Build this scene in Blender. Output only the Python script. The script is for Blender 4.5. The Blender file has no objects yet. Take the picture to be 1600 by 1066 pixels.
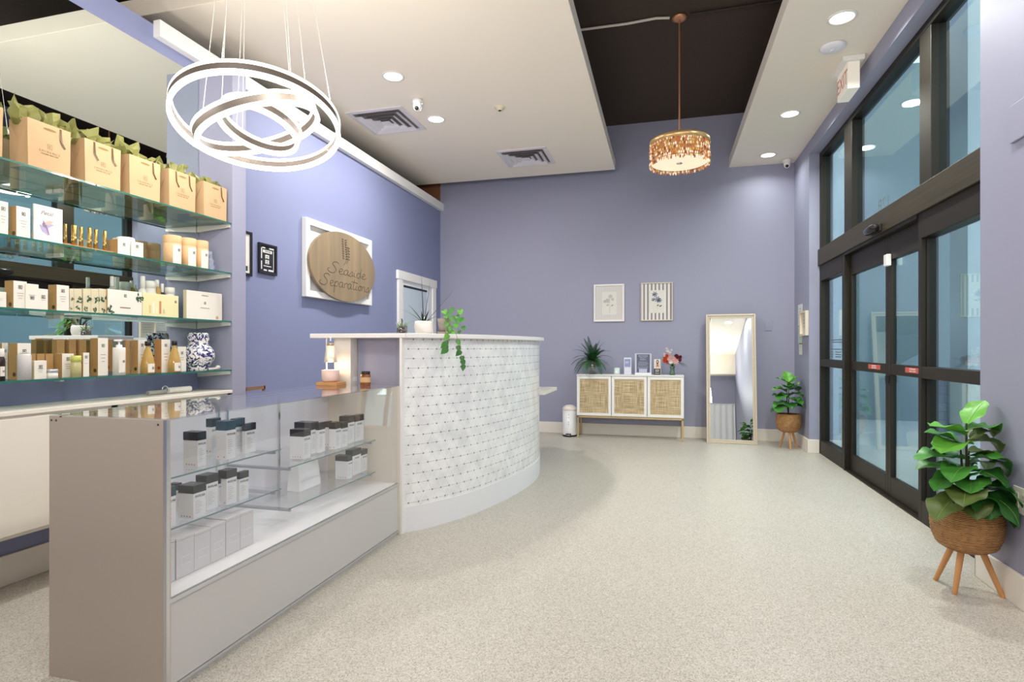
import bpy, math, random
from mathutils import Vector, Matrix
from math import sin, cos, pi, radians
R = random.Random(7)
C = bpy.context.scene.collection
# ------------------------------------------------------------------ camera
F = 890.0; VX = 1038.0; HY = 543.0; EYE = 1.22
TH = math.atan((VX-800)/F)
cd = bpy.data.cameras.new('camera'); cam = bpy.data.objects.new('camera', cd); C.objects.link(cam)
cd.sensor_width = 36; cd.lens = F/1600*36; cd.shift_y = (HY-533)/1600; cd.clip_start = .05
cam.location = (0, 0, EYE); cam.rotation_euler = (pi/2, 0, TH)
bpy.context.scene.camera = cam
# ------------------------------------------------------------------ world, light, exposure
sc = bpy.context.scene
sc.view_settings.view_transform = 'Standard'; sc.view_settings.look = 'None'
sc.view_settings.gamma = 1; sc.view_settings.use_curve_mapping = False
sc.view_settings.exposure = -0.24
w = bpy.data.worlds.new('sky'); sc.world = w; w.use_nodes = True
bg = w.node_tree.nodes['Background']; bg.inputs[0].default_value = (.88, .95, 1, 1); bg.inputs[1].default_value = 4.2
sc.cycles.transparent_max_bounces = 24; sc.cycles.max_bounces = 10; sc.cycles.diffuse_bounces = 5
def area(name, loc, size, power, col=(1, .93, .84), rot=(0, 0, 0), sy=None, spread=pi, shape=None):
    l = bpy.data.lights.new(name, 'AREA'); l.energy = power; l.color = col; l.size = size; l.spread = spread
    l.shape = shape or ('DISK' if sy is None else 'RECTANGLE')
    if sy: l.size_y = sy
    o = bpy.data.objects.new(name, l); C.objects.link(o); o.location = loc; o.rotation_euler = rot
    return o
CZ = 3.6                                                            # underside of the hung ceiling panels
LEFT_LIGHTS = [(-2.297, 4.555), (-2.297, 5.525)]
RIGHT_LIGHTS = [(1.237, 4.579), (1.235, 6.33), (1.237, 7.612)]
for x, y in LEFT_LIGHTS: area('downlight_lamp', (x, y, CZ-.02), .15, 46, (1, .98, .95))
for x, y, p_ in [(1.237, 4.579, 42), (1.235, 6.33, 32), (1.237, 7.612, 7)]: area('downlight_lamp', (x, y, CZ-.02), .15, p_, (.96, 1, .93), spread=2.6)
for x, y in [(1.237, 2.83), (1.237, 1.1)]: area('downlight_lamp', (x, y, CZ-.02), .15, 28, (1, .98, .95))
def point(name, loc, power, col, size):
    l = bpy.data.lights.new(name, 'POINT'); l.energy = power; l.color = col; l.shadow_soft_size = size
    o = bpy.data.objects.new(name, l); C.objects.link(o); o.location = loc; return o
_n = Vector((-.134, .226, 1)).normalized(); _u = _n.cross(Vector((0, 1, 0))).normalized(); _v = _n.cross(_u)
for k in range(10):                                                 # the led strips of the outer ring
    an = 2*pi*k/10; s_ = 1 if k % 2 else -1
    point('led_ring_lamp', Vector((-2.108, 2.605, 2.43))+.4125*(cos(an)*_u+sin(an)*_v)+_n*.045*s_, (12 if s_ > 0 else 5), (1, .955, .9), .012)
# added overhead fill for flat ambient light, not fixtures of the shop
for x, y in [(-1.9, .9), (-.2, .3)]:
    area('overhead_fill_lamp', (x, y, 4.2), 1.2, 45, (1, .95, .88), sy=1.2)
area('upward_fill_lamp', (-.3, -1.4, 2.2), 2.4, 190, (1, .95, .89), (radians(150), 0, 0), sy=1.2)  # added fill behind the camera, aimed up to brighten the ceiling panels
# ------------------------------------------------------------------ helpers
def srgb(h):
    if isinstance(h, str): h = tuple(int(h[i:i+2], 16) for i in (0, 2, 4))
    f = lambda v: v/12.92 if v <= .04045 else ((v+.055)/1.055)**2.4
    return tuple(f(v/255) for v in h)+(1,)
def N(nt, t, **k):
    n = nt.nodes.new(t)
    for a, b in k.items():
        if a == 'ins':
            for i, v in b.items(): n.inputs[i].default_value = v
        else: setattr(n, a, b)
    return n
MC = {}
def mat(name, col='ffffff', rough=.5, metal=0, emit=None, es=1, spec=.5, alpha=1, trans=0, ior=1.45, var=0, vscale=20, bump=0, bscale=80, coat=0):
    if name in MC: return MC[name]
    m = bpy.data.materials.new(name); m.use_nodes = True; nt = m.node_tree; b = nt.nodes['Principled BSDF']
    c = srgb(col); b.inputs['Base Color'].default_value = c
    b.inputs['Roughness'].default_value = rough; b.inputs['Metallic'].default_value = metal
    b.inputs['Specular IOR Level'].default_value = spec; b.inputs['IOR'].default_value = ior
    b.inputs['Transmission Weight'].default_value = trans; b.inputs['Coat Weight'].default_value = coat
    b.inputs['Alpha'].default_value = alpha
    if emit: b.inputs['Emission Color'].default_value = srgb(emit); b.inputs['Emission Strength'].default_value = es
    if var or bump:
        tc = N(nt, 'ShaderNodeTexCoord')
    if var:
        n = N(nt, 'ShaderNodeTexNoise', ins={'Scale': vscale, 'Detail': 4}); nt.links.new(tc.outputs['Object'], n.inputs['Vector'])
        r = N(nt, 'ShaderNodeMapRange', ins={3: 1-var, 4: 1+var}); nt.links.new(n.outputs['Fac'], r.inputs[0])
        h = N(nt, 'ShaderNodeHueSaturation', ins={'Color': c}); nt.links.new(r.outputs[0], h.inputs['Value'])
        nt.links.new(h.outputs[0], b.inputs['Base Color'])
    if bump:
        n = N(nt, 'ShaderNodeTexNoise', ins={'Scale': bscale, 'Detail': 3}); nt.links.new(tc.outputs['Object'], n.inputs['Vector'])
        bp = N(nt, 'ShaderNodeBump', ins={'Strength': bump, 'Distance': .01}); nt.links.new(n.outputs['Fac'], bp.inputs['Height'])
        nt.links.new(bp.outputs[0], b.inputs['Normal'])
    MC[name] = m; return m
def pane_mat(name, tint, refl, rcol='ffffff', rough=0.0, grazing=.5):
    """thin sheet of glass: lets light straight through with a tint and mirrors part of it, more at grazing angles"""
    if name in MC: return MC[name]
    m = bpy.data.materials.new(name); m.use_nodes = True; nt = m.node_tree; nt.nodes.clear()
    o = N(nt, 'ShaderNodeOutputMaterial'); mx = N(nt, 'ShaderNodeMixShader')
    t = N(nt, 'ShaderNodeBsdfTransparent', ins={'Color': srgb(tint)}); g = N(nt, 'ShaderNodeBsdfGlossy', ins={'Color': srgb(rcol), 'Roughness': rough})
    lw = N(nt, 'ShaderNodeLayerWeight', ins={'Blend': .5}); pw = N(nt, 'ShaderNodeMath', operation='POWER', ins={1: 4.5}); mr = N(nt, 'ShaderNodeMapRange', ins={3: refl, 4: grazing})
    nt.links.new(lw.outputs['Facing'], pw.inputs[0]); nt.links.new(pw.outputs[0], mr.inputs[0]); nt.links.new(mr.outputs[0], mx.inputs[0])
    nt.links.new(t.outputs[0], mx.inputs[1]); nt.links.new(g.outputs[0], mx.inputs[2]); nt.links.new(mx.outputs[0], o.inputs[0])
    MC[name] = m; return m
class MB:
    def __init__(s): s.v = []; s.f = []; s.m = []; s.uv = {}; s.cur = 0; s.sm = set()
    def add(s, vs, fs, smooth=False):
        b = len(s.v); s.v += [tuple(v) for v in vs]
        for f in fs:
            if smooth: s.sm.add(len(s.f))
            s.f.append(tuple(b+i for i in f)); s.m.append(s.cur)
        return s
    def box(s, x0, x1, y0, y1, z0, z1, M=None):
        vs = [Vector((x, y, z)) for z in (z0, z1) for y in (y0, y1) for x in (x0, x1)]
        if M is not None: vs = [M @ v for v in vs]
        return s.add(vs, [(0, 2, 3, 1), (4, 5, 7, 6), (0, 1, 5, 4), (2, 6, 7, 3), (0, 4, 6, 2), (1, 3, 7, 5)])
    def quad(s, a, b, c, d): return s.add([a, b, c, d], [(0, 1, 2, 3)])
    def cyl(s, p0, p1, r0, r1=None, n=20, caps=True, smooth=True):
        r1 = r0 if r1 is None else r1; p0 = Vector(p0); p1 = Vector(p1); d = (p1-p0).normalized()
        u = d.orthogonal().normalized(); v = d.cross(u); vs = []
        for p, r in ((p0, r0), (p1, r1)): vs += [p+r*(cos(2*pi*i/n)*u+sin(2*pi*i/n)*v) for i in range(n)]
        s.add(vs, [(i, (i+1) % n, n+(i+1) % n, n+i) for i in range(n)], smooth)
        if caps: s.add(vs[:n], [tuple(reversed(range(n)))]); s.add(vs[n:], [tuple(range(n))])
        return s
    def lathe(s, prof, c=(0, 0, 0), n=28, smooth=True):
        cx, cy, cz = c; vs = []
        for r, z in prof: vs += [(cx+r*cos(2*pi*i/n), cy+r*sin(2*pi*i/n), cz+z) for i in range(n)]
        fs = []
        for k in range(len(prof)-1):
            for i in range(n): fs.append((k*n+i, k*n+(i+1) % n, (k+1)*n+(i+1) % n, (k+1)*n+i))
        return s.add(vs, fs, smooth)
    def tube(s, pts, r, n=8, r1=None):
        pts = [Vector(p) for p in pts]; L = len(pts); vs = []; u = None
        for k, p in enumerate(pts):
            d = (pts[min(k+1, L-1)]-pts[max(k-1, 0)]).normalized()
            u = d.orthogonal().normalized() if u is None else (u-d*u.dot(d)).normalized()
            v = d.cross(u); rr = r if r1 is None else r+(r1-r)*k/(L-1)
            vs += [p+rr*(cos(2*pi*i/n)*u+sin(2*pi*i/n)*v) for i in range(n)]
        fs = [(k*n+i, k*n+(i+1) % n, (k+1)*n+(i+1) % n, (k+1)*n+i) for k in range(L-1) for i in range(n)]
        s.add(vs, fs, True); s.add(vs[:n], [tuple(reversed(range(n)))]); return s.add(vs[-n:], [tuple(range(n))])
    def sphere(s, c, r, nu=12, nv=8, sz=1):
        prof = [(max(1e-4, r*sin(pi*k/nv)), -r*sz*cos(pi*k/nv)) for k in range(nv+1)]
        return s.lathe(prof, c, nu)
    def frame(s, x0, x1, z0, z1, w, y0, y1):
        """rectangular frame in the xz plane, y0..y1 deep"""
        s.box(x0, x0+w, y0, y1, z0, z1); s.box(x1-w, x1, y0, y1, z0, z1)
        s.box(x0+w, x1-w, y0, y1, z0, z0+w); return s.box(x0+w, x1-w, y0, y1, z1-w, z1)
    def build(s, name, mats, parent=None, loc=(0, 0, 0), rot=(0, 0, 0), bevel=0, kind=None, label=None):
        me = bpy.data.meshes.new(name); me.from_pydata(s.v, [], s.f); o = bpy.data.objects.new(name, me); C.objects.link(o)
        for m in (mats if isinstance(mats, (list, tuple)) else [mats]): me.materials.append(m)
        for i, p in enumerate(me.polygons):
            p.material_index = s.m[i]; p.use_smooth = i in s.sm
        if s.uv:
            ul = me.uv_layers.new(name='uv')
            for lp in me.loops: ul.data[lp.index].uv = s.uv[lp.vertex_index]
        if parent: o.parent = parent
        o.location = loc; o.rotation_euler = rot
        if bevel:
            b = o.modifiers.new('bevel', 'BEVEL'); b.width = bevel; b.segments = 2; b.limit_method = 'ANGLE'
        if kind: o['kind'] = kind
        if label: o['label'] = label
        return o
def tag(o, label, cat, group=None, kind=None):
    o['label'] = label; o['category'] = cat
    if group: o['group'] = group
    if kind: o['kind'] = kind
    return o
def thing(name, label, cat, loc=(0, 0, 0), rz=0, group=None):
    o = bpy.data.objects.new(name, None); C.objects.link(o); o.location = loc; o.rotation_euler = (0, 0, rz); o.empty_display_size = .05
    return tag(o, label, cat, group)
def struct(name, mb, m, parent=None, **k): return mb.build(name, m, parent, kind=None if parent else 'structure', **k)
def copy_tree(o, parent=None):
    c = o.copy(); C.objects.link(c)
    if parent: c.parent = parent
    for ch in [x for x in bpy.data.objects if x.parent == o]: copy_tree(ch, c)
    return c
RX = {'+x': (pi/2, 0, pi/2), '-y': (pi/2, 0, 0), '-x': (pi/2, 0, -pi/2)}
def text(name, st, size, m, parent, loc, face='-y', ext=.0004, shear=0, align='CENTER', sx=1, rot=None):
    cu = bpy.data.curves.new(name, 'FONT'); cu.body = st; cu.size = size; cu.extrude = ext; cu.align_x = align; cu.align_y = 'CENTER'; cu.shear = shear
    t = bpy.data.objects.new(name, cu); me = bpy.data.meshes.new_from_object(t); bpy.data.objects.remove(t)
    o = bpy.data.objects.new(name, me); C.objects.link(o); me.materials.clear(); me.materials.append(m)
    o.location = loc; o.rotation_euler = rot or RX[face]; o.scale = (sx, 1, 1)
    if parent: o.parent = parent
    return o
S_, C_ = sin(TH), cos(TH)
def ray(x, y):
    a = (x-800)/F; b = (HY-y)/F
    return (a*C_-S_, a*S_+C_, b)
def onX(x, y, v): d = ray(x, y); t = v/d[0]; return (v, d[1]*t, EYE+d[2]*t)
def onY(x, y, v): d = ray(x, y); t = v/d[1]; return (d[0]*t, v, EYE+d[2]*t)
def onZ(x, y, v): d = ray(x, y); t = (v-EYE)/d[2]; return (d[0]*t, d[1]*t, v)
# ------------------------------------------------------------------ materials
WALL = mat('lavender_wall_paint', '9b9cb1', .55, spec=.35, bump=.03, bscale=180)
WALLB = mat('periwinkle_wall_paint', '868cae', .55, spec=.35, bump=.03, bscale=180)
WHITE = mat('white_paint', 'eceae6', .45)
CREAM = mat('cream_trim_paint', 'e9e3d8', .5)
CEIL = mat('ceiling_panel_paint', 'f3e9da', .8, spec=.2)
BLACKC = mat('black_ceiling_paint', '4b403a', .8, spec=.2, bump=.3, bscale=30)
BRONZE = mat('dark_bronze_aluminium', '241e15', .5, metal=.25, var=.06, vscale=6)
PLY = mat('brown_plywood', '8a5a3c', .7, var=.2, vscale=8)
LAMW = mat('white_laminate', 'ebe9ea', .35, var=.01)
LAMG = mat('grey_laminate', 'cac7c4', .4)
LAMT = mat('taupe_laminate', 'c4b9aa', .42)
ALU = mat('satin_aluminium', 'd9dadd', .3, metal=.9)
CHROME = mat('chrome', 'e4e4e6', .12, metal=1)
BRASS = mat('brushed_brass', 'cdb487', .35, metal=.7)
KRAFT = mat('kraft_paper', 'd9b286', .75, spec=.2, var=.05, vscale=30)
KRAFTD = mat('kraft_board', 'b8925f', .75, spec=.2, var=.08, vscale=60)
CARTW = mat('white_carton', 'ece6da', .5, var=.02)
BOXW = mat('matt_white_carton', 'ebeaea', .45)
BOXB = mat('black_carton_lid', '33353b', .25)
INK = mat('dark_print_ink', '3c3a3a', .6)
INKL = mat('grey_print_ink', '9a958f', .6)
SHELFG = pane_mat('shelf_glass', 'ecf5f3', .09, 'f0fffa', grazing=.5)
GEDGE = mat('green_glass_edge', '2f6d62', .15, spec=.8)
CASEG = pane_mat('case_glass', 'fafbfc', .03, grazing=.85)
STOREG = pane_mat('tinted_storefront_glass', 'dbe5e6', .22, 'd3e6ea', grazing=.8)
MIRROR = mat('mirror_silver', 'e3ece9', 0.0, metal=1)
LEDM = mat('led_strip', 'ffffff', .5, emit='fff3e0', es=2.6)
DISC = mat('downlight_lens', 'ffffff', .5, emit='fff6e6', es=9)
DARK = mat('black_plastic', '1c1b1c', .4)
WOODL = mat('light_wood', 'c8925c', .5, var=.12, vscale=14)
GREEN1 = mat('leaf_green', '458833', .4, var=.2, vscale=12)
GREEN2 = mat('leaf_dark_green', '2f6b2b', .4, var=.25, vscale=12)
GREEN3 = mat('leaf_bright_green', '63a83c', .4, var=.12, vscale=12)
GREEN4 = mat('leaf_olive', '55682f', .45, var=.3, vscale=14)
STEM = mat('plant_stem', '3c3a26', .6)
SOIL = mat('potting_soil', '3a2b20', .95, bump=.6)
# floor: cream epoxy with fine flakes
m = mat('speckled_epoxy_floor', 'cbc5b8', .38); nt = m.node_tree; b = nt.nodes['Principled BSDF']
tc = N(nt, 'ShaderNodeTexCoord')
v1 = N(nt, 'ShaderNodeTexVoronoi', ins={'Scale': 240}); nt.links.new(tc.outputs['Object'], v1.inputs['Vector'])
cr = N(nt, 'ShaderNodeValToRGB'); nt.links.new(v1.outputs['Color'], cr.inputs[0])
cr.color_ramp.interpolation = 'CONSTANT'; e = cr.color_ramp.elements
e[0].color = srgb('a09a8e'); e[0].position = 0; e[1].color = srgb('b6b1a6'); e[1].position = .30
for p, c in ((.42, 'c2bdb3'), (.6, 'bab5aa'), (.74, 'cdc8be')): q = e.new(p); q.color = srgb(c)
n2 = N(nt, 'ShaderNodeTexNoise', ins={'Scale': 1.2, 'Detail': 3}); nt.links.new(tc.outputs['Object'], n2.inputs['Vector'])
mr = N(nt, 'ShaderNodeMapRange', ins={3: .95, 4: 1.05}); nt.links.new(n2.outputs['Fac'], mr.inputs[0])
hs = N(nt, 'ShaderNodeHueSaturation'); nt.links.new(cr.outputs[0], hs.inputs['Color']); nt.links.new(mr.outputs[0], hs.inputs['Value'])
nt.links.new(hs.outputs[0], b.inputs['Base Color']); FLOOR = m
b.inputs['Specular IOR Level'].default_value = .35
# marble tile with copper dots on a triangular lattice, uv in metres along the desk
def tile_mat():
    m = mat('star_pattern_marble_tile', 'e9e9ea', .22); nt = m.node_tree; b = nt.nodes['Principled BSDF']; L = nt.links.new
    uv = N(nt, 'ShaderNodeUVMap'); sp = N(nt, 'ShaderNodeSeparateXYZ'); L(uv.outputs[0], sp.inputs[0])
    def M(op, a, b_=None, c=None):
        n = N(nt, 'ShaderNodeMath', operation=op)
        for i, x in enumerate((a, b_, c)):
            if x is None: continue
            if isinstance(x, (int, float)): n.inputs[i].default_value = x
            else: L(x, n.inputs[i])
        return n.outputs[0]
    U, V = sp.outputs[0], sp.outputs[1]; A = .0735; B = A*math.sqrt(3)
    def lat(du, dv):
        x = M('ADD', M('DIVIDE', U, A), du); y = M('ADD', M('DIVIDE', V, B), dv)
        fx = M('MULTIPLY', M('SUBTRACT', x, M('ROUND', x)), A); fy = M('MULTIPLY', M('SUBTRACT', y, M('ROUND', y)), B)
        return M('SQRT', M('ADD', M('MULTIPLY', fx, fx), M('MULTIPLY', fy, fy)))
    d = M('MINIMUM', lat(0, 0), lat(.5, .5)); dot = M('LESS_THAN', d, .0054)
    ls = []
    for k, ang in enumerate((0, 60, 120)):
        nx, ny = -sin(radians(ang)), cos(radians(ang)); t = M('DIVIDE', M('ADD', M('MULTIPLY', U, nx), M('MULTIPLY', V, ny)), A*math.sqrt(3)/2)
        f = M('MULTIPLY', M('ABSOLUTE', M('SUBTRACT', t, M('ROUND', t))), A*.866); ls.append(M('LESS_THAN', f, .0011 if k == 0 else .0007))
    tc = N(nt, 'ShaderNodeTexCoord')
    no = N(nt, 'ShaderNodeTexNoise', ins={'Scale': 9, 'Detail': 5}); L(tc.outputs['Object'], no.inputs['Vector'])
    brk = N(nt, 'ShaderNodeTexNoise', ins={'Scale': 22, 'Detail': 2}); L(tc.outputs['Object'], brk.inputs['Vector'])
    fade = M('GREATER_THAN', brk.outputs['Fac'], .47)
    line = M('MULTIPLY', M('MAXIMUM', M('MULTIPLY', ls[0], .8), M('MULTIPLY', M('MAXIMUM', ls[1], ls[2]), .45)), M('MULTIPLY_ADD', fade, .75, .25))
    cr = N(nt, 'ShaderNodeValToRGB'); L(no.outputs['Fac'], cr.inputs[0]); e = cr.color_ramp.elements
    e[0].color = srgb('dfe0e2'); e[0].position = .35; e[1].color = srgb('f0f0f0'); e[1].position = .6
    m1 = N(nt, 'ShaderNodeMix', data_type='RGBA'); L(line, m1.inputs[0]); L(cr.outputs[0], m1.inputs[6]); m1.inputs[7].default_value = srgb('8a827e')
    m2 = N(nt, 'ShaderNodeMix', data_type='RGBA'); L(dot, m2.inputs[0]); L(m1.outputs[2], m2.inputs[6]); m2.inputs[7].default_value = srgb('7d736e')
    L(m2.outputs[2], b.inputs['Base Color']); return m
TILE = tile_mat()
def cane_mat():
    m = mat('woven_cane', 'cbb28a', .7); nt = m.node_tree; b = nt.nodes['Principled BSDF']; L = nt.links.new
    tc = N(nt, 'ShaderNodeTexCoord')
    def an(s):
        mp = N(nt, 'ShaderNodeMapping', ins={'Scale': s}); L(tc.outputs['Object'], mp.inputs[0]); n = N(nt, 'ShaderNodeTexNoise', ins={'Scale': 1, 'Detail': 3}); L(mp.outputs[0], n.inputs[0]); return n.outputs['Fac']
    a1 = N(nt, 'ShaderNodeMath', operation='ADD'); L(an((150, 4, 5)), a1.inputs[0]); L(an((5, 4, 150)), a1.inputs[1]); a2 = N(nt, 'ShaderNodeMath', operation='MULTIPLY', ins={1: .5}); L(a1.outputs[0], a2.inputs[0])
    cr = N(nt, 'ShaderNodeValToRGB'); L(a2.outputs[0], cr.inputs[0]); e = cr.color_ramp.elements
    e[0].color = srgb('9c845c'); e[0].position = .42; e[1].color = srgb('d6c3a0'); e[1].position = .58
    L(cr.outputs[0], b.inputs['Base Color']); return m
CANE = cane_mat()
def wicker_mat():
    m = mat('woven_rattan', '9a6a3c', .6); nt = m.node_tree; b = nt.nodes['Principled BSDF']; L = nt.links.new
    tc = N(nt, 'ShaderNodeTexCoord'); w1 = N(nt, 'ShaderNodeTexWave', bands_direction='Z', ins={'Scale': 38, 'Distortion': 2.5, 'Detail': 2, 'Detail Scale': 2}); L(tc.outputs['Object'], w1.inputs['Vector'])
    n = N(nt, 'ShaderNodeTexNoise', ins={'Scale': 40}); L(tc.outputs['Object'], n.inputs['Vector'])
    a = N(nt, 'ShaderNodeMath', operation='MULTIPLY_ADD', ins={1: .55, 2: 0}); L(w1.outputs['Fac'], a.inputs[0]); a2 = N(nt, 'ShaderNodeMath', operation='MULTIPLY_ADD', ins={1: .6}); L(n.outputs['Fac'], a2.inputs[0]); L(a.outputs[0], a2.inputs[2])
    cr = N(nt, 'ShaderNodeValToRGB'); L(a2.outputs[0], cr.inputs[0]); e = cr.color_ramp.elements
    e[0].color = srgb('4e3018'); e[0].position = .2; e[1].color = srgb('c2905a'); e[1].position = .75
    L(cr.outputs[0], b.inputs['Base Color']); bp = N(nt, 'ShaderNodeBump', ins={'Strength': .6, 'Distance': .006}); L(w1.outputs['Fac'], bp.inputs['Height']); L(bp.outputs[0], b.inputs['Normal']); return m
WICKER = wicker_mat()
def wood_mat(name, c0, c1, scale=(1, 12, 1)):
    m = mat(name, c0, .5); nt = m.node_tree; b = nt.nodes['Principled BSDF']; L = nt.links.new
    tc = N(nt, 'ShaderNodeTexCoord'); mp = N(nt, 'ShaderNodeMapping', ins={'Scale': scale}); L(tc.outputs['Object'], mp.inputs[0])
    n = N(nt, 'ShaderNodeTexNoise', ins={'Scale': 1.6, 'Detail': 6, 'Roughness': .6}); L(mp.outputs[0], n.inputs['Vector'])
    cr = N(nt, 'ShaderNodeValToRGB'); L(n.outputs['Fac'], cr.inputs[0]); e = cr.color_ramp.elements
    e[0].color = srgb(c0); e[0].position = .35; e[1].color = srgb(c1); e[1].position = .68
    L(cr.outputs[0], b.inputs['Base Color']); return m
SIGNW = wood_mat('stained_sign_wood', '82745f', '9c876a', (5, 1, .35))
# ------------------------------------------------------------------ room shell
XL, XR, YB, TOPZ = -3.268, 1.62, 8.03, 4.31
YR = -2.6
struct('floor', MB().box(-5.2, 1.75, YR, YB+.1, -.1, 0), FLOOR)
struct('ceiling', MB().box(-5.2, 2.0, YR, YB+.1, TOPZ, TOPZ+.1), BLACKC)
struct('wall_back', MB().box(XL, XR+.13, YB, YB+.1, 0, TOPZ), WALL)
wb = MB()
for k in range(5): wb.box(-5.2+.386*k+.006, -5.2+.386*(k+1), YB+.02, YB+.1, 0, TOPZ)
struct('wall_back_plywood', wb, PLY); bpy.data.objects['wall_back_plywood'].name = 'trim_9'
struct('wall_left', MB().box(XL-.12, XL, YR, YB, 0, 3.275), WALLB)
struct('wall_far_left', MB().box(-5.3, -5.2, YR, YB+.1, 0, TOPZ), mat('unpainted_back_room', '4a4340', .8)); bpy.data.objects['wall_far_left'].name = 'wall_left_outer'
struct('trim_1', MB().box(XL-.12, XL, YR, 3.03, 3.275, 3.36), WALLB)
struct('trim_2', MB().box(XL+.0, XL+.055, 3.03, YB, 3.275, 3.385), WHITE)
# column return closing the shelf alcove
struct('wall_alcove', MB().box(XL, -2.975, 3.407, 3.543, 0, 3.235), WALL)
# right wall around the storefront opening
wr = MB(); wr.box(XR, XR+.3, YR, 3.563, 0, TOPZ); wr.box(XR, XR+.25, 7.262, YB, 0, TOPZ); wr.box(XR, XR+.25, 3.563, 7.262, 3.455, TOPZ)
struct('wall_right', wr, WALL)
struct('wall_rear', MB().box(-5.2, 1.95, YR-.1, YR, 0, TOPZ), WALL)
struct('trim_11', MB().box(-3.2, XR, YR, YR+.3, 3.0, TOPZ), CEIL)
# baseboards
def bb(name, x0, x1, y0, y1): struct(name, MB().box(x0, x1, y0, y1, 0, .155), CREAM, bevel=.004)
bb('baseboard_back', XL+.02, XR-.018, YB-.018, YB)
bb('baseboard_left', XL, XL+.018, YR, 3.405)
bb('baseboard_right_near', XR-.02, XR, YR, 3.575)
bb('baseboard_right_near_return', XR-.02, XR+.1, 3.563, 3.578)
bb('baseboard_right_far', XR-.02, XR, 7.25, YB-.02)
bb('baseboard_right_far_return', XR-.02, XR+.105, 7.245, 7.262)
# hung ceiling panels
struct('ceiling_panel_left', MB().box(-5.1, -.635, 3.262, 7.72, CZ, CZ+.13), CEIL, bevel=.004)
struct('ceiling_panel_right', MB().box(.825, XR, YR, YB, CZ, CZ+.13), CEIL, bevel=.004)
# ------------------------------------------------------------------ storefront
XF = 1.729; XG = 1.775
s1 = thing('window_1', '', ''); del s1['label']; del s1['category']; s1['kind'] = 'structure'
f = MB()
zt, zh1, zh0 = 3.455, 2.345, 2.157
f.box(XF, XF+.11, 3.45, 7.262, zt-.06, zt)                          # head
f.box(XF, XF+.11, 7.17, 7.262, zh1, zt-.06); f.box(XF, XF+.11, 6.09, 6.33, zh1, zt-.06); f.box(XF, XF+.11, 4.42, 4.60, zh1, zt-.06); f.box(XF, XF+.11, 3.45, 3.5, 0, zt-.06)
f.build('window_frame', BRONZE, s1, bevel=.004)
MB().box(XF-.02, XF+.14, 3.45, 7.262, zh0, zh1).build('transom_beam', wood_mat('brushed_bronze', '2d2618', '3d3421', (1, 1, 40)), s1, bevel=.004)
for a, b_ in ((3.5, 4.42), (4.6, 6.09), (6.33, 7.17)):
    MB().box(XG, XG+.008, a-.005, b_+.005, zh1-.005, zt-.055).build('pane', STOREG, s1)
# door number seen from inside, back to front
text('number_decal', '128', .15, mat('gold_leaf_number', 'ded4b4', .5), s1, (XG+.012, 5.44, zh1+.085), '+x', sx=1.25)
def sidelite(name, y0, y1, xx):
    s = thing(name, '', ''); del s['label']; del s['category']; s['kind'] = 'structure'
    g = MB(); w_ = .05
    g.box(xx, xx+.1, y0, y0+w_, 0, zh0); g.box(xx, xx+.1, y1-w_, y1, 0, zh0)
    g.box(xx, xx+.1, y0+w_, y1-w_, 1.98, zh0); g.box(xx, xx+.1, y0+w_, y1-w_, 1.005, 1.085); g.box(xx, xx+.1, y0+w_, y1-w_, 0, .155)
    g.build('window_frame', BRONZE, s, bevel=.003)
    for z0, z1 in ((.15, 1.01), (1.08, 1.985)): MB().box(XG, XG+.008, y0+w_-.005, y1-w_+.005, z0, z1).build('pane', STOREG, s)
    return s
sl = sidelite('window_2', 6.352, 7.262, XF)
hb = MB()
for k, (a, b_, z) in enumerate([(6.5, 7.0, 1.30), (6.55, 6.95, 1.275), (6.5, 7.0, 1.20), (6.6, 6.8, 1.17), (6.6, 6.8, 1.145), (6.6, 6.8, 1.12), (6.9, 7.0, 1.17), (6.9, 7.0, 1.145), (6.9, 7.0, 1.12)]): hb.box(XG-.002, XG-.001, a, b_, z-.005, z+.005)
hb.build('hours_lettering', mat('grey_window_lettering', '5d6b6e', .6), sl)
sidelite('window_3', 3.5, 4.62, XF)
def leaf_door(name, y0, y1, xx, y_st, txt, sl0, sl1):
    s = thing(name, '', ''); del s['label']; del s['category']; s['kind'] = 'structure'
    g = MB(); w_ = .055
    g.box(xx, xx+.045, y0, y0+w_, .012, 2.13); g.box(xx, xx+.045, y1-w_, y1, .012, 2.13)
    g.box(xx, xx+.045, y0+w_, y1-w_, 1.93, 2.13); g.box(xx, xx+.045, y0+w_, y1-w_, 1.0, 1.085); g.box(xx, xx+.045, y0+w_, y1-w_, .012, .17)
    g.build('door_frame', BRONZE, s, bevel=.003)
    for z0, z1 in ((.165, 1.005), (1.08, 1.935)): MB().box(xx+.02, xx+.028, y0+w_-.005, y1-w_+.005, z0, z1).build('pane', STOREG, s)
    st = MB().box(xx-.002, xx, sl0, sl1, 1.03, 1.07).build('push_sticker', mat('red_sticker', 'c2564c', .5), s, label='red emergency sticker')
    text('sticker_lettering', txt, .0165, mat('white_print', 'f2dcd6', .5), s, (xx-.0035, (sl0+sl1)/2, 1.05), '-x')
    return s
d1 = leaf_door('door_1', 5.30, 6.30, XF+.04, 0, 'IN EMERGENCY\nPUSH TO OPEN', 5.47, 5.76)
d2 = leaf_door('door_2', 4.60, 5.30, XF+.04, 0, 'IN EMERGENCY\nPUSH TO OPEN', 4.68, 4.95)
MB().box(XF+.015, XF+.04, 5.27, 5.29, .93, .99).build('thumb_lock', DARK, d2)
dj = MB(); dj.box(XF-.005, XF+.1, 6.30, 6.352, 0, zh0); dj.box(XF+.03, XF+.1, 4.56, 4.6, 0, zh0); dj.box(XF-.01, XF+.12, 4.62, 6.30, 2.13, 2.157); dj.box(XF, XF+.12, 4.62, 6.3, 0, .012)
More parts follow.
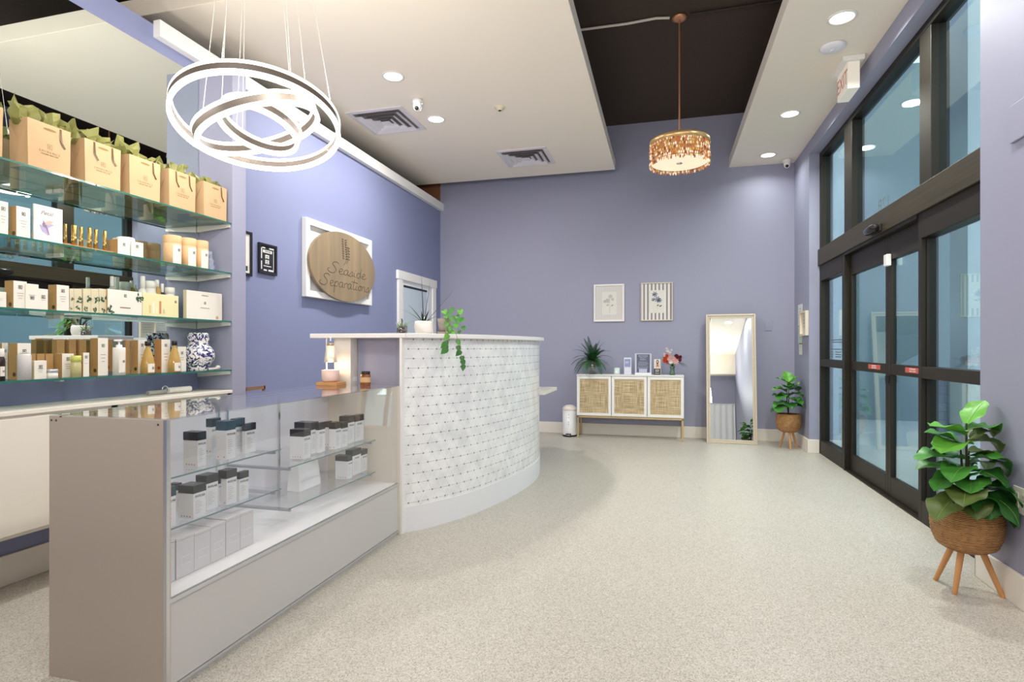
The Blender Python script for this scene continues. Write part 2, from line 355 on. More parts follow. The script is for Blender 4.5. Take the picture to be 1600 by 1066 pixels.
struct('door_frame', dj, BRONZE); bpy.data.objects['door_frame.002' if 'door_frame.002' in bpy.data.objects else 'door_frame'].name = 'trim_3'
t = thing('motion_sensor', 'black bulging motion sensor mounted on the bronze beam above the sliding doors', 'sensor', (XF-.02, 5.36, 2.20))
MB().box(-.02, 0, -.11, .11, -.03, .03).build('mounting_plate', DARK, t, bevel=.004)
mb = MB(); mb.lathe([(.001, -.12), (.025, -.115), (.036, -.08), (.038, 0), (.036, .08), (.025, .115), (.001, .12)])
mb.build('sensor_housing', mat('glossy_black_plastic', '211f1e', .15), t, loc=(-.045, 0, 0), rot=(pi/2, 0, 0))
t = thing('door_contact_sensor', 'small white plastic box fixed high on the meeting stiles of the sliding doors', 'sensor', (XF+.038, 5.255, 1.93))
MB().box(-.035, 0, -.035, .035, -.05, .045).build('sensor_box', WHITE, t, bevel=.006)
# outside: pavement, building across, white column and painted block wall beside the entrance
GW = mat('pale_exterior_render', 'dfe9ee', .8)
struct('trim_4', MB().box(1.84, 16, -6, 22, -.14, -.02), mat('exterior_concrete', 'aeb6ba', .8, var=.08, vscale=3))
struct('trim_5', MB().box(2.37, 2.8, 5.4, 5.7, -.02, 4.3), GW)
struct('trim_10', MB().box(2.27, 2.55, 9.0, 9.3, -.02, 4.3), GW)
blk = mat('painted_block_wall', 'b8c6d6', .8); nt = blk.node_tree; b = nt.nodes['Principled BSDF']
tc = N(nt, 'ShaderNodeTexCoord'); mp = N(nt, 'ShaderNodeMapping', ins={'Rotation': (pi/2, 0, 0)}); bt = N(nt, 'ShaderNodeTexBrick', ins={'Scale': 3.4, 'Color1': srgb('b5c0cf'), 'Color2': srgb('93a0b3'), 'Mortar': srgb('7b8798'), 'Mortar Size': .012})
nt.links.new(tc.outputs['Object'], mp.inputs[0]); nt.links.new(mp.outputs[0], bt.inputs[0]); nt.links.new(bt.outputs[0], b.inputs['Base Color'])
struct('trim_6', MB().box(2.24, 5.5, 5.75, 5.95, -.02, .98), blk)
struct('trim_7', MB().box(1.9, 11, 11, 11.2, -.02, 6), mat('teal_render', '84959a', .8))
ow = MB().box(11.5, 12, -8, 24, -.02, 4.6); struct('trim_8', ow, mat('pale_blue_facade', 'b9d6e2', .8))
bt_ = thing('facade_building', 'pale building with small square windows across the street, seen in the shelf mirror', 'building', (11.48, 10, 0))
MB().box(-.02, .02, -7, 12, 2.9, 3.1).build('cornice', GW, bt_)
for k in range(14):
    q = MB(); q.box(-.03, 0, -6+1.1*k, -5.3+1.1*k, 1.6, 2.4); q.build('window', mat('blue_window_glass', '5b86a8', .2), bt_)
# ------------------------------------------------------------------ ceiling fixtures
for k, (x, y, lab) in enumerate([(-2.297, 4.555, 'round recessed downlight nearest the ring chandelier'), (-2.297, 5.525, 'round recessed downlight between the dome camera and the small ceiling detector'),
        (1.237, 4.579, 'round recessed downlight in the narrow right ceiling panel, nearest the viewer'), (1.235, 6.33, 'middle recessed downlight of the narrow right ceiling panel'), (1.237, 7.612, 'recessed downlight of the right ceiling panel closest to the back wall')]):
    t = thing('recessed_downlight', lab, 'light', (x, y, CZ), group='recessed ceiling downlights')
    MB().lathe([(.078, 0), (.098, -.001), (.098, -.006), (.08, -.009), (.078, 0)], n=40).build('trim_ring', WHITE, t)
    MB().lathe([(.0005, -.004), (.079, -.004)], n=40).build('lens', DISC, t)
def diffuser(cx, cy, lab):
    t = thing('ceiling_air_diffuser', lab, 'vent', (cx, cy, CZ), group='square ceiling diffusers')
    fr = MB(); a = .31; fr.frame(-a, a, -a, a, .05, 0, .012)
    fr.v = [(x, z, -y) for x, y, z in fr.v]; fr.build('frame', mat('diffuser_white', 'dcd8dc', .4), t)
    for k in range(3):
        v = MB(); r0 = .245-.068*k; r1 = r0-.05
        q = lambda r, z: [(-r, -r, z), (r, -r, z), (r, r, z), (-r, r, z)]
        v.add(q(r0, -.030)+q(r1, -.007)+q(r1-.004, -.010)+q(r0-.004, -.034), [(i+4*j, (i+1) % 4+4*j, (i+1) % 4+4*j+4, i+4*j+4) for j in range(3) for i in range(4)])
        v.build('vane', MC['diffuser_white'], t)
    MB().box(-.05, .05, -.05, .05, -.03, -.026).build('centre_plate', MC['diffuser_white'], t)
    MB().box(-.26, .26, -.26, .26, -.0025, -.002).build('duct_opening', mat('duct_shadow_grey', '8b8583', .8), t)
diffuser(-2.811, 5.44, 'larger looking square white air diffuser beside the dome camera')
diffuser(-1.665, 6.92, 'square white air diffuser nearer the back wall')
def dome(x, y, lab, sg):
    t = thing('dome_camera', lab, 'camera', (x, y, CZ), group='white dome security cameras')
    MB().lathe([(.001, 0), (.05, 0), (.05, -.03), (.04, -.035), (.04, -.07), (.034, -.092), (.018, -.108), (.001, -.112)], n=24).build('housing', WHITE, t)
    MB().sphere((0, 0, 0), .02).build('lens', DARK, t, loc=(sg*.006, -.028, -.092))
dome(-2.292, 5.05, 'white dome security camera between the two left downlights', 1)
dome(1.50, 7.86, 'white dome security camera in the back right ceiling corner', -1)
t = thing('ceiling_detector', 'small cream ceiling detector alone on the large ceiling panel', 'detector', (-1.575, 5.423, CZ))
MB().lathe([(.001, 0), (.055, 0), (.05, -.008), (.033, -.01), (.03, -.03), (.001, -.03)]).build('base', mat('cream_plastic', 'e8dcbf', .5), t)
MB().lathe([(.001, -.031), (.015, -.031), (.012, -.036), (.001, -.036)]).build('tip', DARK, t)
t = thing('smoke_alarm', 'flat round white smoke alarm on the right ceiling panel by the exit sign', 'alarm', (1.283, 4.996, CZ))
MB().lathe([(.001, 0), (.085, 0), (.095, -.008), (.08, -.025), (.04, -.032), (.001, -.033)], n=32).build('body', mat('white_plastic', 'eceaf0', .4), t)
MB().lathe([(.001, -.034), (.02, -.034), (.018, -.038), (.001, -.038)]).build('test_button', MC['white_plastic'], t)
t = thing('exit_sign', 'white box exit sign with red letters hanging under the right ceiling panel', 'sign', (1.49, 5.36, CZ))
MB().box(-.08, .08, -.17, .17, -.04, 0).build('mounting_canopy', WHITE, t, bevel=.004)
MB().box(-.04, .05, -.145, .145, -.26, -.04).build('sign_box', mat('exit_sign_white', 'f3ece0', .4, emit='fff0e0', es=.15), t, bevel=.004)
text('exit_lettering', 'EXIT', .17, mat('faded_red_letters', 'd98f7c', .5), t, (-.0415, 0, -.155), '-x', sx=.82)
# grey conduit on the black ceiling
p = MB().tube([onZ(905, 47, TOPZ-.02), onZ(980, 37, TOPZ-.02), onZ(1025, 28.5, TOPZ-.02), onZ(1046, 28, TOPZ-.02)], .012, 8).build('ceiling_conduit', mat('pale_conduit', 'cfc8c0', .5))
tag(p, 'thin pale conduit running along the black ceiling to the pendant canopy', 'pipe')
p = MB().tube([onZ(1077, 23, TOPZ-.02), onZ(1150, 12, TOPZ-.02), onZ(1222, 1, TOPZ-.02)], .012, 8).build('ceiling_conduit', mat('black_painted_conduit', '2a2320', .6))
tag(p, 'black painted conduit on the dark ceiling right of the pendant canopy', 'pipe')
# drum pendant
t = thing('crystal_drum_pendant', 'drum pendant with amber crystal fringe hanging on a long copper rod', 'pendant lamp', (.136, 5.543, TOPZ))
COP = mat('copper_metal', 'd59a72', .35, metal=.7)
MB().lathe([(.001, -.005), (.07, -.005), (.07, -.022), (.04, -.03), (.001, -.032)]).build('canopy', COP, t)
MB().cyl((0, 0, -.03), (0, 0, -1.17), .0085, n=10).build('rod', COP, t)
zt_, zb_ = -1.165, -1.40
MB().lathe([(.001, zt_+.01), (.265, zt_+.012), (.272, zt_), (.272, zt_-.04), (.266, zt_-.04)], n=48).build('top_rim', mat('champagne_metal', 'd2ad78', .3, metal=.6), t)
MB().lathe([(.001, zb_+.035), (.255, zb_+.035)], n=48).build('diffuser', mat('lit_frosted_diffuser', 'fff3dd', .5, emit='ffe2bd', es=.75), t)
MB().lathe([(.001, zb_+.02), (.028, zb_+.026), (.026, zb_+.033)], n=16).build('finial', ALU, t)
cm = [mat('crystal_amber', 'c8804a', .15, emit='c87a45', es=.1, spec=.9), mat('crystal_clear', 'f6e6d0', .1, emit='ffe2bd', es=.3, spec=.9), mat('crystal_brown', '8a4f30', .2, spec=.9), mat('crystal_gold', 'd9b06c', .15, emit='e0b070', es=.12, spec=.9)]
sk = MB()
for row in range(7):
    z = zt_-.045-row*.028
    for k in range(88):
        a = 2*pi*(k+.5*(row % 2))/88; rr = .262+R.uniform(-.006, .01); sk.cur = R.choice([0, 0, 1, 2, 3, 3, 1])
        h = .017; wd = .0085; cx, cy = rr*cos(a), rr*sin(a); tx, ty = -sin(a)*wd, cos(a)*wd; ox, oy = cos(a)*.007, sin(a)*.007
        sk.add([(cx, cy, z+h), (cx+tx, cy+ty, z), (cx+ox, cy+oy, z), (cx-tx, cy-ty, z), (cx-ox, cy-oy, z), (cx, cy, z-h)], [(0, 1, 2), (0, 2, 3), (0, 3, 4), (0, 4, 1), (5, 2, 1), (5, 3, 2), (5, 4, 3), (5, 1, 4)])
o = sk.build('crystal_curtain', cm, t); o['kind'] = 'stuff'
for k in range(64):
    a = 2*pi*k/64; d = MB(); d.sphere((0, 0, 0), .008, 8, 5, 2.0)
    d.build('crystal_drop', cm[R.choice([1, 1, 3, 0, 2])], t, loc=(.266*cos(a), .266*sin(a), zb_+.012))
# ring chandelier
t = thing('ring_chandelier', 'led chandelier of three tilted glowing rings on thin wires', 'chandelier', (-2.114, 2.61, TOPZ))
MB().lathe([(.001, 0), (.18, 0), (.18, -.03), (.001, -.035)], n=36).build('canopy', WHITE, t)
RINGM = mat('ring_satin_band', '5f564e', .5)
WIRE = mat('suspension_wire', 'd8d2c8', .4, metal=.3)
def ring(c, Rr, n, wires):
    n = Vector(n).normalized(); u = n.cross(Vector((0, 1, 0))).normalized(); v = n.cross(u); c = Vector(c)-Vector((-2.114, 2.61, TOPZ)); K = 96
    def band(r0, r1, z0, z1):
        b = MB(); vs = []
        for i in range(K):
            d = cos(2*pi*i/K)*u+sin(2*pi*i/K)*v
            vs += [c+d*r+n*z for r, z in ((r0, z0), (r1, z0), (r1, z1), (r0, z1))]
        b.add(vs, [(4*i+j, 4*((i+1) % K)+j, 4*((i+1) % K)+(j+1) % 4, 4*i+(j+1) % 4) for i in range(K) for j in range(4)], False); return b
    rg = band(Rr-.010, Rr+.010, -.0165, .0165).build('ring', RINGM, t)
    for z in (-.027, .027): band(Rr-.0105, Rr+.0105, z-.0100, z+.0100).build('led_strip', LEDM, rg)
    for tx, ty in wires:                                             # each wire drops to the point of the ring seen at this place
        def px(a):
            q = c+(cos(a)*u+sin(a)*v)*Rr+Vector((-2.114, 2.61, TOPZ)); dz = -S_*q.x+C_*q.y
            return (800+F*(C_*q.x+S_*q.y)/dz-tx)**2+(HY-F*(q.z-EYE)/dz-ty)**2
        a = min((2*pi*i/360 for i in range(360)), key=px)
        d = cos(a)*u+sin(a)*v; p = c+d*Rr+n*.03; h = Vector((d.x, d.y, 0)).normalized()*.10
        MB().tube([p, Vector((h.x, h.y, -.03))], .0016, 6).build('wire', WIRE, rg)
ring((-2.108, 2.605, 2.430), 0.4125, (-.134, .226, 1), ((345, 110), (453, 125), (513, 175)))
ring((-2.118, 2.614, 2.420), 0.3133, (-.303, -.176, 1), ((312, 230), (372, 240), (480, 165)))
ring((-2.104, 2.613, 2.412), 0.2002, (.094, .33, 1), ((345, 172), (375, 215), (457, 195)))
# ================================================================== shelf alcove
SX0, SX1 = XL+.008, -2.975
MB().box(0, .005, 1.0, 3.402, 1.07, 3.19).build('alcove_mirror', MIRROR, None, loc=(XL, 0, 0))
tag(bpy.data.objects['alcove_mirror'], 'large frameless wall mirror behind the glass shelves', 'mirror')
SH = [(2.105, 'top'), (1.75, 'second'), (1.408, 'third'), (1.062, 'bottom')]
for z, nm in SH:
    for (a, b_), side in (((1.2, 2.395), 'left'), ((2.402, 3.40), 'right')):
        g = MB().box(SX0, SX1-.001, a, b_, z-.010, z).build('glass_shelf', SHELFG)
        tag(g, f'{side} pane of the {nm} glass shelf in front of the big mirror', 'shelf', 'glass wall shelves')
        MB().box(SX1-.001, SX1+.0015, a, b_, z-.010, z).build('polished_edge', GEDGE, g)
    for y in (3.385, 2.385):
        bk = MB(); bk.add([(SX0, y, z-.011), (SX1-.01, y, z-.011), (SX1-.01, y, z-.032), (SX0, y, z-.055), (SX0, y+.018, z-.011), (SX1-.01, y+.018, z-.011), (SX1-.01, y+.018, z-.032), (SX0, y+.018, z-.055)],
               [(0, 1, 2, 3), (7, 6, 5, 4), (0, 4, 5, 1), (1, 5, 6, 2), (2, 6, 7, 3)])
        if y < 3: bk = MB().box(SX0, SX0+.05, y, y+.02, z-.03, z-.0105)
        o = bk.build('shelf_bracket', mat('white_bracket_metal', 'e6e1d8', .35, metal=.2))
        tag(o, ('white metal bracket on the column side carrying the %s glass shelf' if y > 3 else 'small clip on the mirror under the pane joint of the %s glass shelf') % nm, 'bracket', 'shelf brackets')
        MB().cyl((SX1-.04, y-.001, z-.022), (SX1-.04, y-.003, z-.022), .004, n=8).build('screw', ALU, o) if y > 3 else None
# -------- gift bags on the top shelf
TISS = mat('olive_tissue_paper', '85854a', .45, var=.15, vscale=18)
BAGS = mat('gift_bag_kraft', 'c3a27a', .7, var=.03); BAGSIDE = BAGS
RIB = mat('olive_brown_ribbon', '5b4a24', .35)
PRT = mat('bag_print', 'a08a66', .7)
def gift_bag(y0, wd, lab, seed, peaks, h=.235):
    rr = random.Random(seed); z = 2.105; d = .12
    t = thing('gift_bag', lab, 'bag', (-3.05, y0+wd/2, z+.001), group='kraft gift bags on the top shelf'); a = wd/2; x1 = .06
    b = MB(); T = .004
    b.add([(-x1, -a+T, 0), (x1, -a+T, 0), (x1, a-T, 0), (-x1, a-T, 0), (-x1, -a, h), (x1, -a, h), (x1, a, h), (-x1, a, h), (-x1*.3, -a+.012, h*.5), (-x1*.3, a-.012, h*.5)],
          [(3, 2, 1, 0), (1, 2, 6, 5), (3, 0, 4, 7), (0, 1, 5, 8), (0, 8, 4), (8, 5, 4), (2, 3, 7, 9), (2, 9, 6), (9, 7, 6)])
    b.box(-x1+.004, x1-.004, -a+.005, a-.005, h-.03, h-.025)
    b.build('bag_body', BAGS, t)
    e = MB(); K = 20; e.add([(x1+.0008, .032*cos(2*pi*i/K), h-.027+.0065*sin(2*pi*i/K)) for i in range(K)], [tuple(range(K))]); e.build('handle_slot', mat('bag_slot_shadow', '8f7442', .7), t)
    r = MB(); hy = .052
    for sgn in (1, -1) if seed % 2 else (1,):
        y = hy*sgn; r.add([(x1+.002, y-.005, h-.005), (x1+.002, y+.005, h-.005), (x1+.006, y+.006, h-.07), (x1+.005, y-.004, h-.07), (x1+.004, y+.026, h-.098), (x1+.003, y+.018, h-.104)], [(0, 1, 2, 3), (3, 2, 4, 5)])
    r.build('ribbon_handle', RIB, t)
    logo(t, x1+.0008, 0, h*.52, .026, PRT)
    text('bag_lettering', 'E M I N E N C E', .015, PRT, t, (x1+.0008, 0, h*.40), '+x')
    text('bag_small_lettering', 'ORGANIC SKIN CARE', .0085, PRT, t, (x1+.0008, 0, h*.345), '+x')
    for py, ph, tilt in peaks:                                        # crumpled tissue sheets sticking out
        s = MB(); nu, nv = 7, 5; vs = []
        for j in range(nv):
            for i in range(nu):
                u = i/(nu-1)*2-1; v = j/(nv-1)
                yy = py*wd+u*.078*(.6+.75*v)+tilt*v*.06; xx = .028*sin(u*5+py*9)*(1-v*.3)+rr.uniform(-.014, .014)
                zz = h-.03+v*(ph*1.45+.02*sin(u*4+seed))+rr.uniform(-.010, .010)*(v > .2)
                if j: yy += rr.uniform(-.008, .008)
                yy = max(-a-.03, min(a+.03, yy))
                vs.append((xx, yy, zz))
        s.add(vs, [(j*nu+i, j*nu+i+1, (j+1)*nu+i+1, (j+1)*nu+i) for j in range(nv-1) for i in range(nu-1)])
        k = len(s.f); s.f = [x for f in s.f for x in ((f[0], f[1], f[2]), (f[0], f[2], f[3]))]; s.m = [0]*len(s.f)
        s.build('tissue_sheet', TISS, t)
    return t
def logo(parent, x, y, z, s, m, face='+x'):
    """small square mark: outlined square with a bracket-like figure inside"""
    g = MB(); q = s/2; t_ = s*.13
    def r(a, b_, c, d):
        if face == '+x': g.add([(x, y+a, z+c), (x, y+b_, z+c), (x, y+b_, z+d), (x, y+a, z+d)], [(0, 1, 2, 3)])
        else: g.add([(x+a, y, z+c), (x+b_, y, z+c), (x+b_, y, z+d), (x+a, y, z+d)], [(0, 1, 2, 3)])
    r(-q, -q+t_, -q, q); r(q-t_, q, -q, q); r(-q, q, q-t_, q); r(-q, q, -q, -q+t_)
    r(-q*.45, -q*.1, -q*.5, q*.5); r(-q*.1, q*.4, q*.25, q*.5); r(-q*.1, q*.3, -q*.12, q*.12); r(-q*.1, q*.4, -q*.5, -q*.25)
    return g.build('printed_logo', m, parent)
gift_bag(1.75, .21, 'kraft gift bag cut by the left edge of the photo on the top glass shelf', 1, [(.1, .05, 0), (.45, .04, .3)])
gift_bag(2.065, .21, 'kraft gift bag with a big fold of olive tissue, second from the left', 2, [(-.36, .085, -.9), (-.05, .07, -.4), (.28, .075, .3), (.4, .04, .8)])
gift_bag(2.348, .21, 'kraft gift bag with two ribbon ends hanging on its front, third from the left', 3, [(-.32, .075, -.6), (.05, .06, .1), (.4, .055, .5)])
gift_bag(2.611, .21, 'kraft gift bag with tissue peaking left, directly left of the two rightmost bags', 4, [(-.2, .085, -.5), (.12, .05, .2), (.36, .03, .4)])
gift_bag(2.884, .21, 'kraft gift bag with upright crumpled tissue, second from the right', 5, [(-.25, .055, -.4), (.05, .07, 0), (.3, .045, .3)])
gift_bag(3.161, .21, 'rightmost kraft gift bag on the top shelf, beside the column', 6, [(-.25, .045, -.2), (.1, .05, .2), (.3, .035, .2)])
# -------- cartons and bottles
def spanY(xa, xb, Xp): return onX(xa, 400, Xp)[1], onX(xb, 400, Xp)[1]
def backX(xl, xc, Xp):
    y = onX(xc, 400, Xp)[1]; return onY(xl, 400, y)[0]
def carton(name, lab, z, xl, xc, xr, ytop, Xf=-3.02, side=None, front=None, lg=.5, grp='skin care cartons on the glass shelves', cat='carton', mark=True, lines=3, spot=None):
    """box standing on a shelf: narrow face towards the viewer between pixels xl..xc, printed face xc..xr"""
    y0, y1 = spanY(xc, xr, Xf); h = onX(xc, ytop, Xf)[2]-z; xb = max(backX(xl, xc, Xf), XL+.012) if xl < xc-.5 else max(Xf-.06, XL+.012)
    t = thing(name, lab, cat, ((Xf+xb)/2, (y0+y1)/2, z+.0005), group=grp); a = (y1-y0)/2; d = (Xf-xb)/2
    b = MB(); b.box(-d, d, -a, a, 0, h); b.m = [0]*6; b.m[5] = 1; b.m[4] = 1; b.m[1] = 1
    b.build('carton_body', [side or KRAFTD, front or CARTW], t, bevel=.0015)
    if mark: logo(t, d+.0008, 0, h*.78 if lg is .5 else h*lg, min(.017, a*.9), INK)
    if lines:
        g = MB()
        for k in range(lines): g.add([(d+.0008, -a*(.5-.1*k), h*(.55-.09*k)), (d+.0008, a*(.5-.1*k), h*(.55-.09*k)), (d+.0008, a*(.5-.1*k), h*(.565-.09*k)), (d+.0008, -a*(.5-.1*k), h*(.565-.09*k))], [(0, 1, 2, 3)])
        g.build('printed_lines', INKL, t)
    if spot:
        g = MB(); g.cyl((d*.3, -a-.0004, h*.14), (d*.3, -a-.0008, h*.14), min(.011, d*.5), n=9); g.build('side_emblem', mat(*spot), t)
    return t, d, a, h
SP1 = ('dark_berry_print', '5d3a28', .6); SP2 = ('dark_leaf_print', '3d3f1c', .6)
z2 = 1.75
carton('product_carton', 'white fronted carton cut by the left edge of the photo on the second shelf', z2, -8, -3, 13, 313)
carton('product_carton', 'tall kraft sided carton left of the flower patterned card on the second shelf', z2, 14, 25.5, 47.5, 321.5, spot=SP1)
t, d, a, h = carton('display_card', 'white upright card with a lilac flower picture beside the gold lipsticks', z2, 51, 53, 98, 318, lines=0, mark=False, front=mat('pearly_card', 'efe9ec', .5), side=CARTW, cat='card', grp=None)
g = MB(); g.cur = 0
for k in range(7):
    an = R.uniform(.2, 2.6); cy, cz = -.012+.03*cos(an)*R.random(), h*.45+.035*sin(an*2)*R.random(); g.cur = k % 3
    L_ = .02+.016*R.random(); dy, dz = cos(an)*L_, sin(an)*L_
    g.add([(d+.001+k*.0001, cy-dy, cz-dz), (d+.001+k*.0001, cy-dz*.35, cz+dy*.35), (d+.001+k*.0001, cy+dy, cz+dz), (d+.001+k*.0001, cy+dz*.35, cz-dy*.35)], [(0, 1, 2, 3)])
g.build('flower_print', [mat('lilac_print', 'b6a9cf', .6), mat('mauve_print', '8e7d9a', .6), mat('peach_print', 'd9b9a8', .6)], t)
text('card_lettering', 'Petal', .03, INKL, t, (d+.001, -.01, h*.8), '+x', shear=.3)
y0, y1 = spanY(98, 178, -3.03)
tr = MB().box(-.03, .03, -(y1-y0)/2, (y1-y0)/2, 0, .014).build('wooden_tray', WOODL, loc=(-3.06, (y0+y1)/2, z2+.0005), bevel=.002); tag(tr, 'long low light wood tray holding the gold lipsticks', 'tray')
GOLD = mat('gold_tube', 'b79a5a', .22, metal=.85); labs = ['leftmost gold lipstick, half behind the flower card', 'wide gold lipstick, second from the left on the tray', 'gold lipstick right after the wide one', 'gold lipstick in the middle gap of the wooden tray', 'gold lipstick, second from the right on the tray', 'rightmost gold lipstick on the wooden tray']
for (xa, xb, yt), lb in zip([(100, 104.5, 350), (112, 119.5, 352), (124, 129.5, 354.5), (137, 143, 356), (147, 152.5, 358.5), (161, 166.5, 361)], labs):
    ya, yb = spanY(xa, xb, -3.06); r_ = (yb-ya)/2; hh = onX((xa+xb)/2, yt, -3.06)[2]-z2-.015
    t = thing('lipstick_tube', lb, 'lipstick', (-3.06, (ya+yb)/2, z2+.015), group='gold lipsticks on the wooden tray')
    MB().lathe([(.0001, 0), (r_*1.05, 0), (r_*1.05, hh*.42), (r_, hh*.43)], n=16).build('tube_base', GOLD, t)
    MB().lathe([(r_, hh*.43), (r_, hh*.97), (r_*.85, hh), (.0001, hh)], n=16).build('cap', GOLD, t)
carton('small_carton', 'small kraft sided white carton under the cream jar on the second shelf', z2, 168, 184, 203.5, 373.5, lines=2, lg=.72)
carton('small_carton', 'small white carton between the cream jar and the cardboard tubes', z2, 203.6, 204.5, 224, 376.5, lines=2, lg=.72)
ya, yb = spanY(189, 211, -3.07); r_ = (yb-ya)/2; zj = onX(190, 371, -3.07)[2]
t = thing('cream_jar', 'round white lidded cream jar standing behind two small white cartons', 'jar', (-3.10, (ya+yb)/2+.01, z2+.0005))
MB().lathe([(.0001, 0), (r_*.95, 0), (r_, .01), (r_, .075), (r_*.9, .08)], n=24).build('jar_body', mat('frosted_jar_glass', 'e6dfc8', .2), t)
MB().lathe([(r_*1.03, .078), (r_*1.03, .118), (r_*.9, .123), (.0001, .123)], n=24).build('lid', mat('milky_lid', 'f1eeea', .35), t)
TUBE = mat('peach_cardboard_tube', 'edc393', .6)
for (xa, xb, yt), lb in zip([(258, 280, 363.5), (282.5, 303, 368), (304, 322, 372)], ['leftmost and tallest looking peach cardboard tube on the second shelf', 'middle peach cardboard tube with a white label', 'rightmost peach cardboard tube, next to the clear wrapped packet']):
    ya, yb = spanY(xa, xb, -3.06); r_ = (yb-ya)/2*.97; hh = onX(xa, yt+3, -3.06)[2]-z2
    t = thing('cardboard_tube', lb, 'tube', (-3.06, (ya+yb)/2, z2+.0005), group='peach cardboard tubes')
    MB().lathe([(.0001, 0), (r_, 0), (r_, hh*.72), (r_*.985, hh*.725)], n=32).build('tube_body', TUBE, t)
    MB().lathe([(r_*.985, hh*.72), (r_*1.005, hh*.73), (r_*1.005, hh-.003), (r_*.97, hh), (.0001, hh)], n=32).build('tube_cap', TUBE, t)
    g = MB(); K = 9; an = [-.25+1.15*i/(K-1)-.45 for i in range(K)]
    g.add([((r_+.0008)*cos(q), (r_+.0008)*sin(q), zz) for zz in (hh*.04, hh*.66) for q in an], [(i, i+1, K+i+1, K+i) for i in range(K-1)], True); g.build('paper_label', CARTW, t)
    logo(t, r_+.002, 0, hh*.5, .016, INK)
# clear wrapped packet
y0, y1 = spanY(322, 341, -3.1); t = thing('cellophane_packet', 'crumpled clear and blue cellophane packet right of the cardboard tubes', 'packet', (-3.12, (y0+y1)/2, z2+.0005))
g = MB(); n = 9; vs = []
hh = .15
for j in range(8):
    v = j/7; wv = .032*(1-.55*abs(v-.35))*(1.25-.45*v)
    for i in range(n): an = 2*pi*i/n; q = wv*(1+R.uniform(-.22, .22)); vs.append((q*.8*cos(an), q*sin(an), v*hh))
g.add(vs, [(j*n+i, j*n+(i+1) % n, (j+1)*n+(i+1) % n, (j+1)*n+i) for j in range(7) for i in range(n)]); g.build('wrapping', mat('blue_cellophane', 'a9b0c9', .12, spec=.9, var=.3, vscale=60), t)
z3 = 1.408
carton('product_carton', 'white carton cut by the left edge of the photo on the third shelf', z3, -14, -12, 10, 455, lines=2, mark=False)
carton('product_carton', 'large kraft sided carton near the left edge of the third shelf', z3, 7, 21, 42, 438.5, spot=SP1)
carton('product_carton', 'plain white carton between two kraft sided cartons, taller of the pair', z3, 39, 40, 60.5, 443, Xf=-3.015, side=CARTW, lg=.45, lines=2)
carton('product_carton', 'plain white carton between two kraft sided cartons, shorter of the pair', z3, 59, 60, 75, 451, Xf=-3.015, side=CARTW, lg=.62, lines=2)
carton('product_carton', 'kraft sided carton left of the leaf patterned cartons on the third shelf', z3, 75, 88.5, 108, 445, spot=SP2)
LEAFC = mat('beige_leaf_carton', 'd9cfae', .55, var=.1, vscale=50); LPRT = mat('dark_green_leaf_print', '35523a', .6)
def leafprint(t, x, y, z, s, n=6):
    g = MB()
    for k in range(n):
        an = R.uniform(0, 2*pi); q = s*R.uniform(.1, .8); cy, cz = y+q*cos(an), z+q*sin(an); L_ = s*R.uniform(.3, .5); b1 = R.uniform(0, pi)
        g.add([(x+.0001*k, cy-L_*cos(b1), cz-L_*sin(b1)), (x+.0001*k, cy+L_*.45*sin(b1), cz-L_*.45*cos(b1)), (x+.0001*k, cy+L_*cos(b1), cz+L_*sin(b1)), (x+.0001*k, cy-L_*.45*sin(b1), cz+L_*.45*cos(b1))], [(0, 1, 2, 3)])
    g.build('leaf_print', LPRT, t)
for (xa, xb), lb in zip([(109, 115), (115.5, 128), (130, 142), (142.5, 154.5), (155, 167.5)], ['narrow beige carton, first of the leaf patterned row', 'leaf patterned carton, second in the row on the third shelf', 'leaf patterned carton in the middle of the row', 'leaf patterned carton, second from the white gift box', 'leaf patterned carton touching the white leaf gift box']):
    t, d, a, h = carton('leaf_carton', lb, z3, xa-.3, xa, xb, 451, front=LEAFC, side=LEAFC, mark=False, lines=0, grp='leaf patterned cartons')
    leafprint(t, d+.001, a*.3, h*.55, a*1.1, 9); leafprint(t, d+.001, -a*.1, h*.15, a*.9, 6)
t, d, a, h = carton('gift_box', 'wide white gift box with dark green leaves on two corners', z3, 166, 168, 222, 451.5, Xf=-3.01, lg=.5, lines=0, cat='box', grp=None)
leafprint(t, d+.001, -a*.85, h*.15, .03, 12); leafprint(t, d+.001, a*.85, h*.75, .03, 14); MB().box(d, d+.001, -a*.3, a*.3, h*.27, h*.31).build('printed_bar', mat('mauve_bar', '8c6b6b', .6), t)
t, d, a, h = carton('gift_box', 'pale yellow green gift box with pictures of small bottles', z3, 221, 222.5, 279, 457, Xf=-3.01, front=mat('pale_lime_card', 'e6dfae', .5), side=mat('lime_card', 'cfd08a', .5), lines=0, mark=False, cat='box', grp=None)
for k, (yy, hh_, cc) in enumerate([(-.6, .35, 'd8c890'), (-.42, .5, 'efe8d0'), (-.25, .28, 'efe6cc'), (-.05, .55, 'c98a63'), (.15, .2, 'cfc3a0')]):
    MB().box(d, d+.001, a*yy-.007, a*yy+.007, h*.14, h*(.14+hh_)).build('bottle_print', mat('bottle_print_%s' % cc, cc, .6), t)
logo(t, d+.001, a*.82, h*.72, .014, INK); MB().box(-d, d+.0006, -a, a, h*.86, h*.99).build('lime_band', mat('lime_card', 'cfd08a', .5), t) if False else None
t, d, a, h = carton('gift_box', 'plain cream gift box standing alone at the right end of the third shelf', z3, 286, 291.5, 347, 453, Xf=-3.03, lg=.6, lines=0, cat='box', grp=None, side=mat('cream_card_side', 'cfc39f', .6))
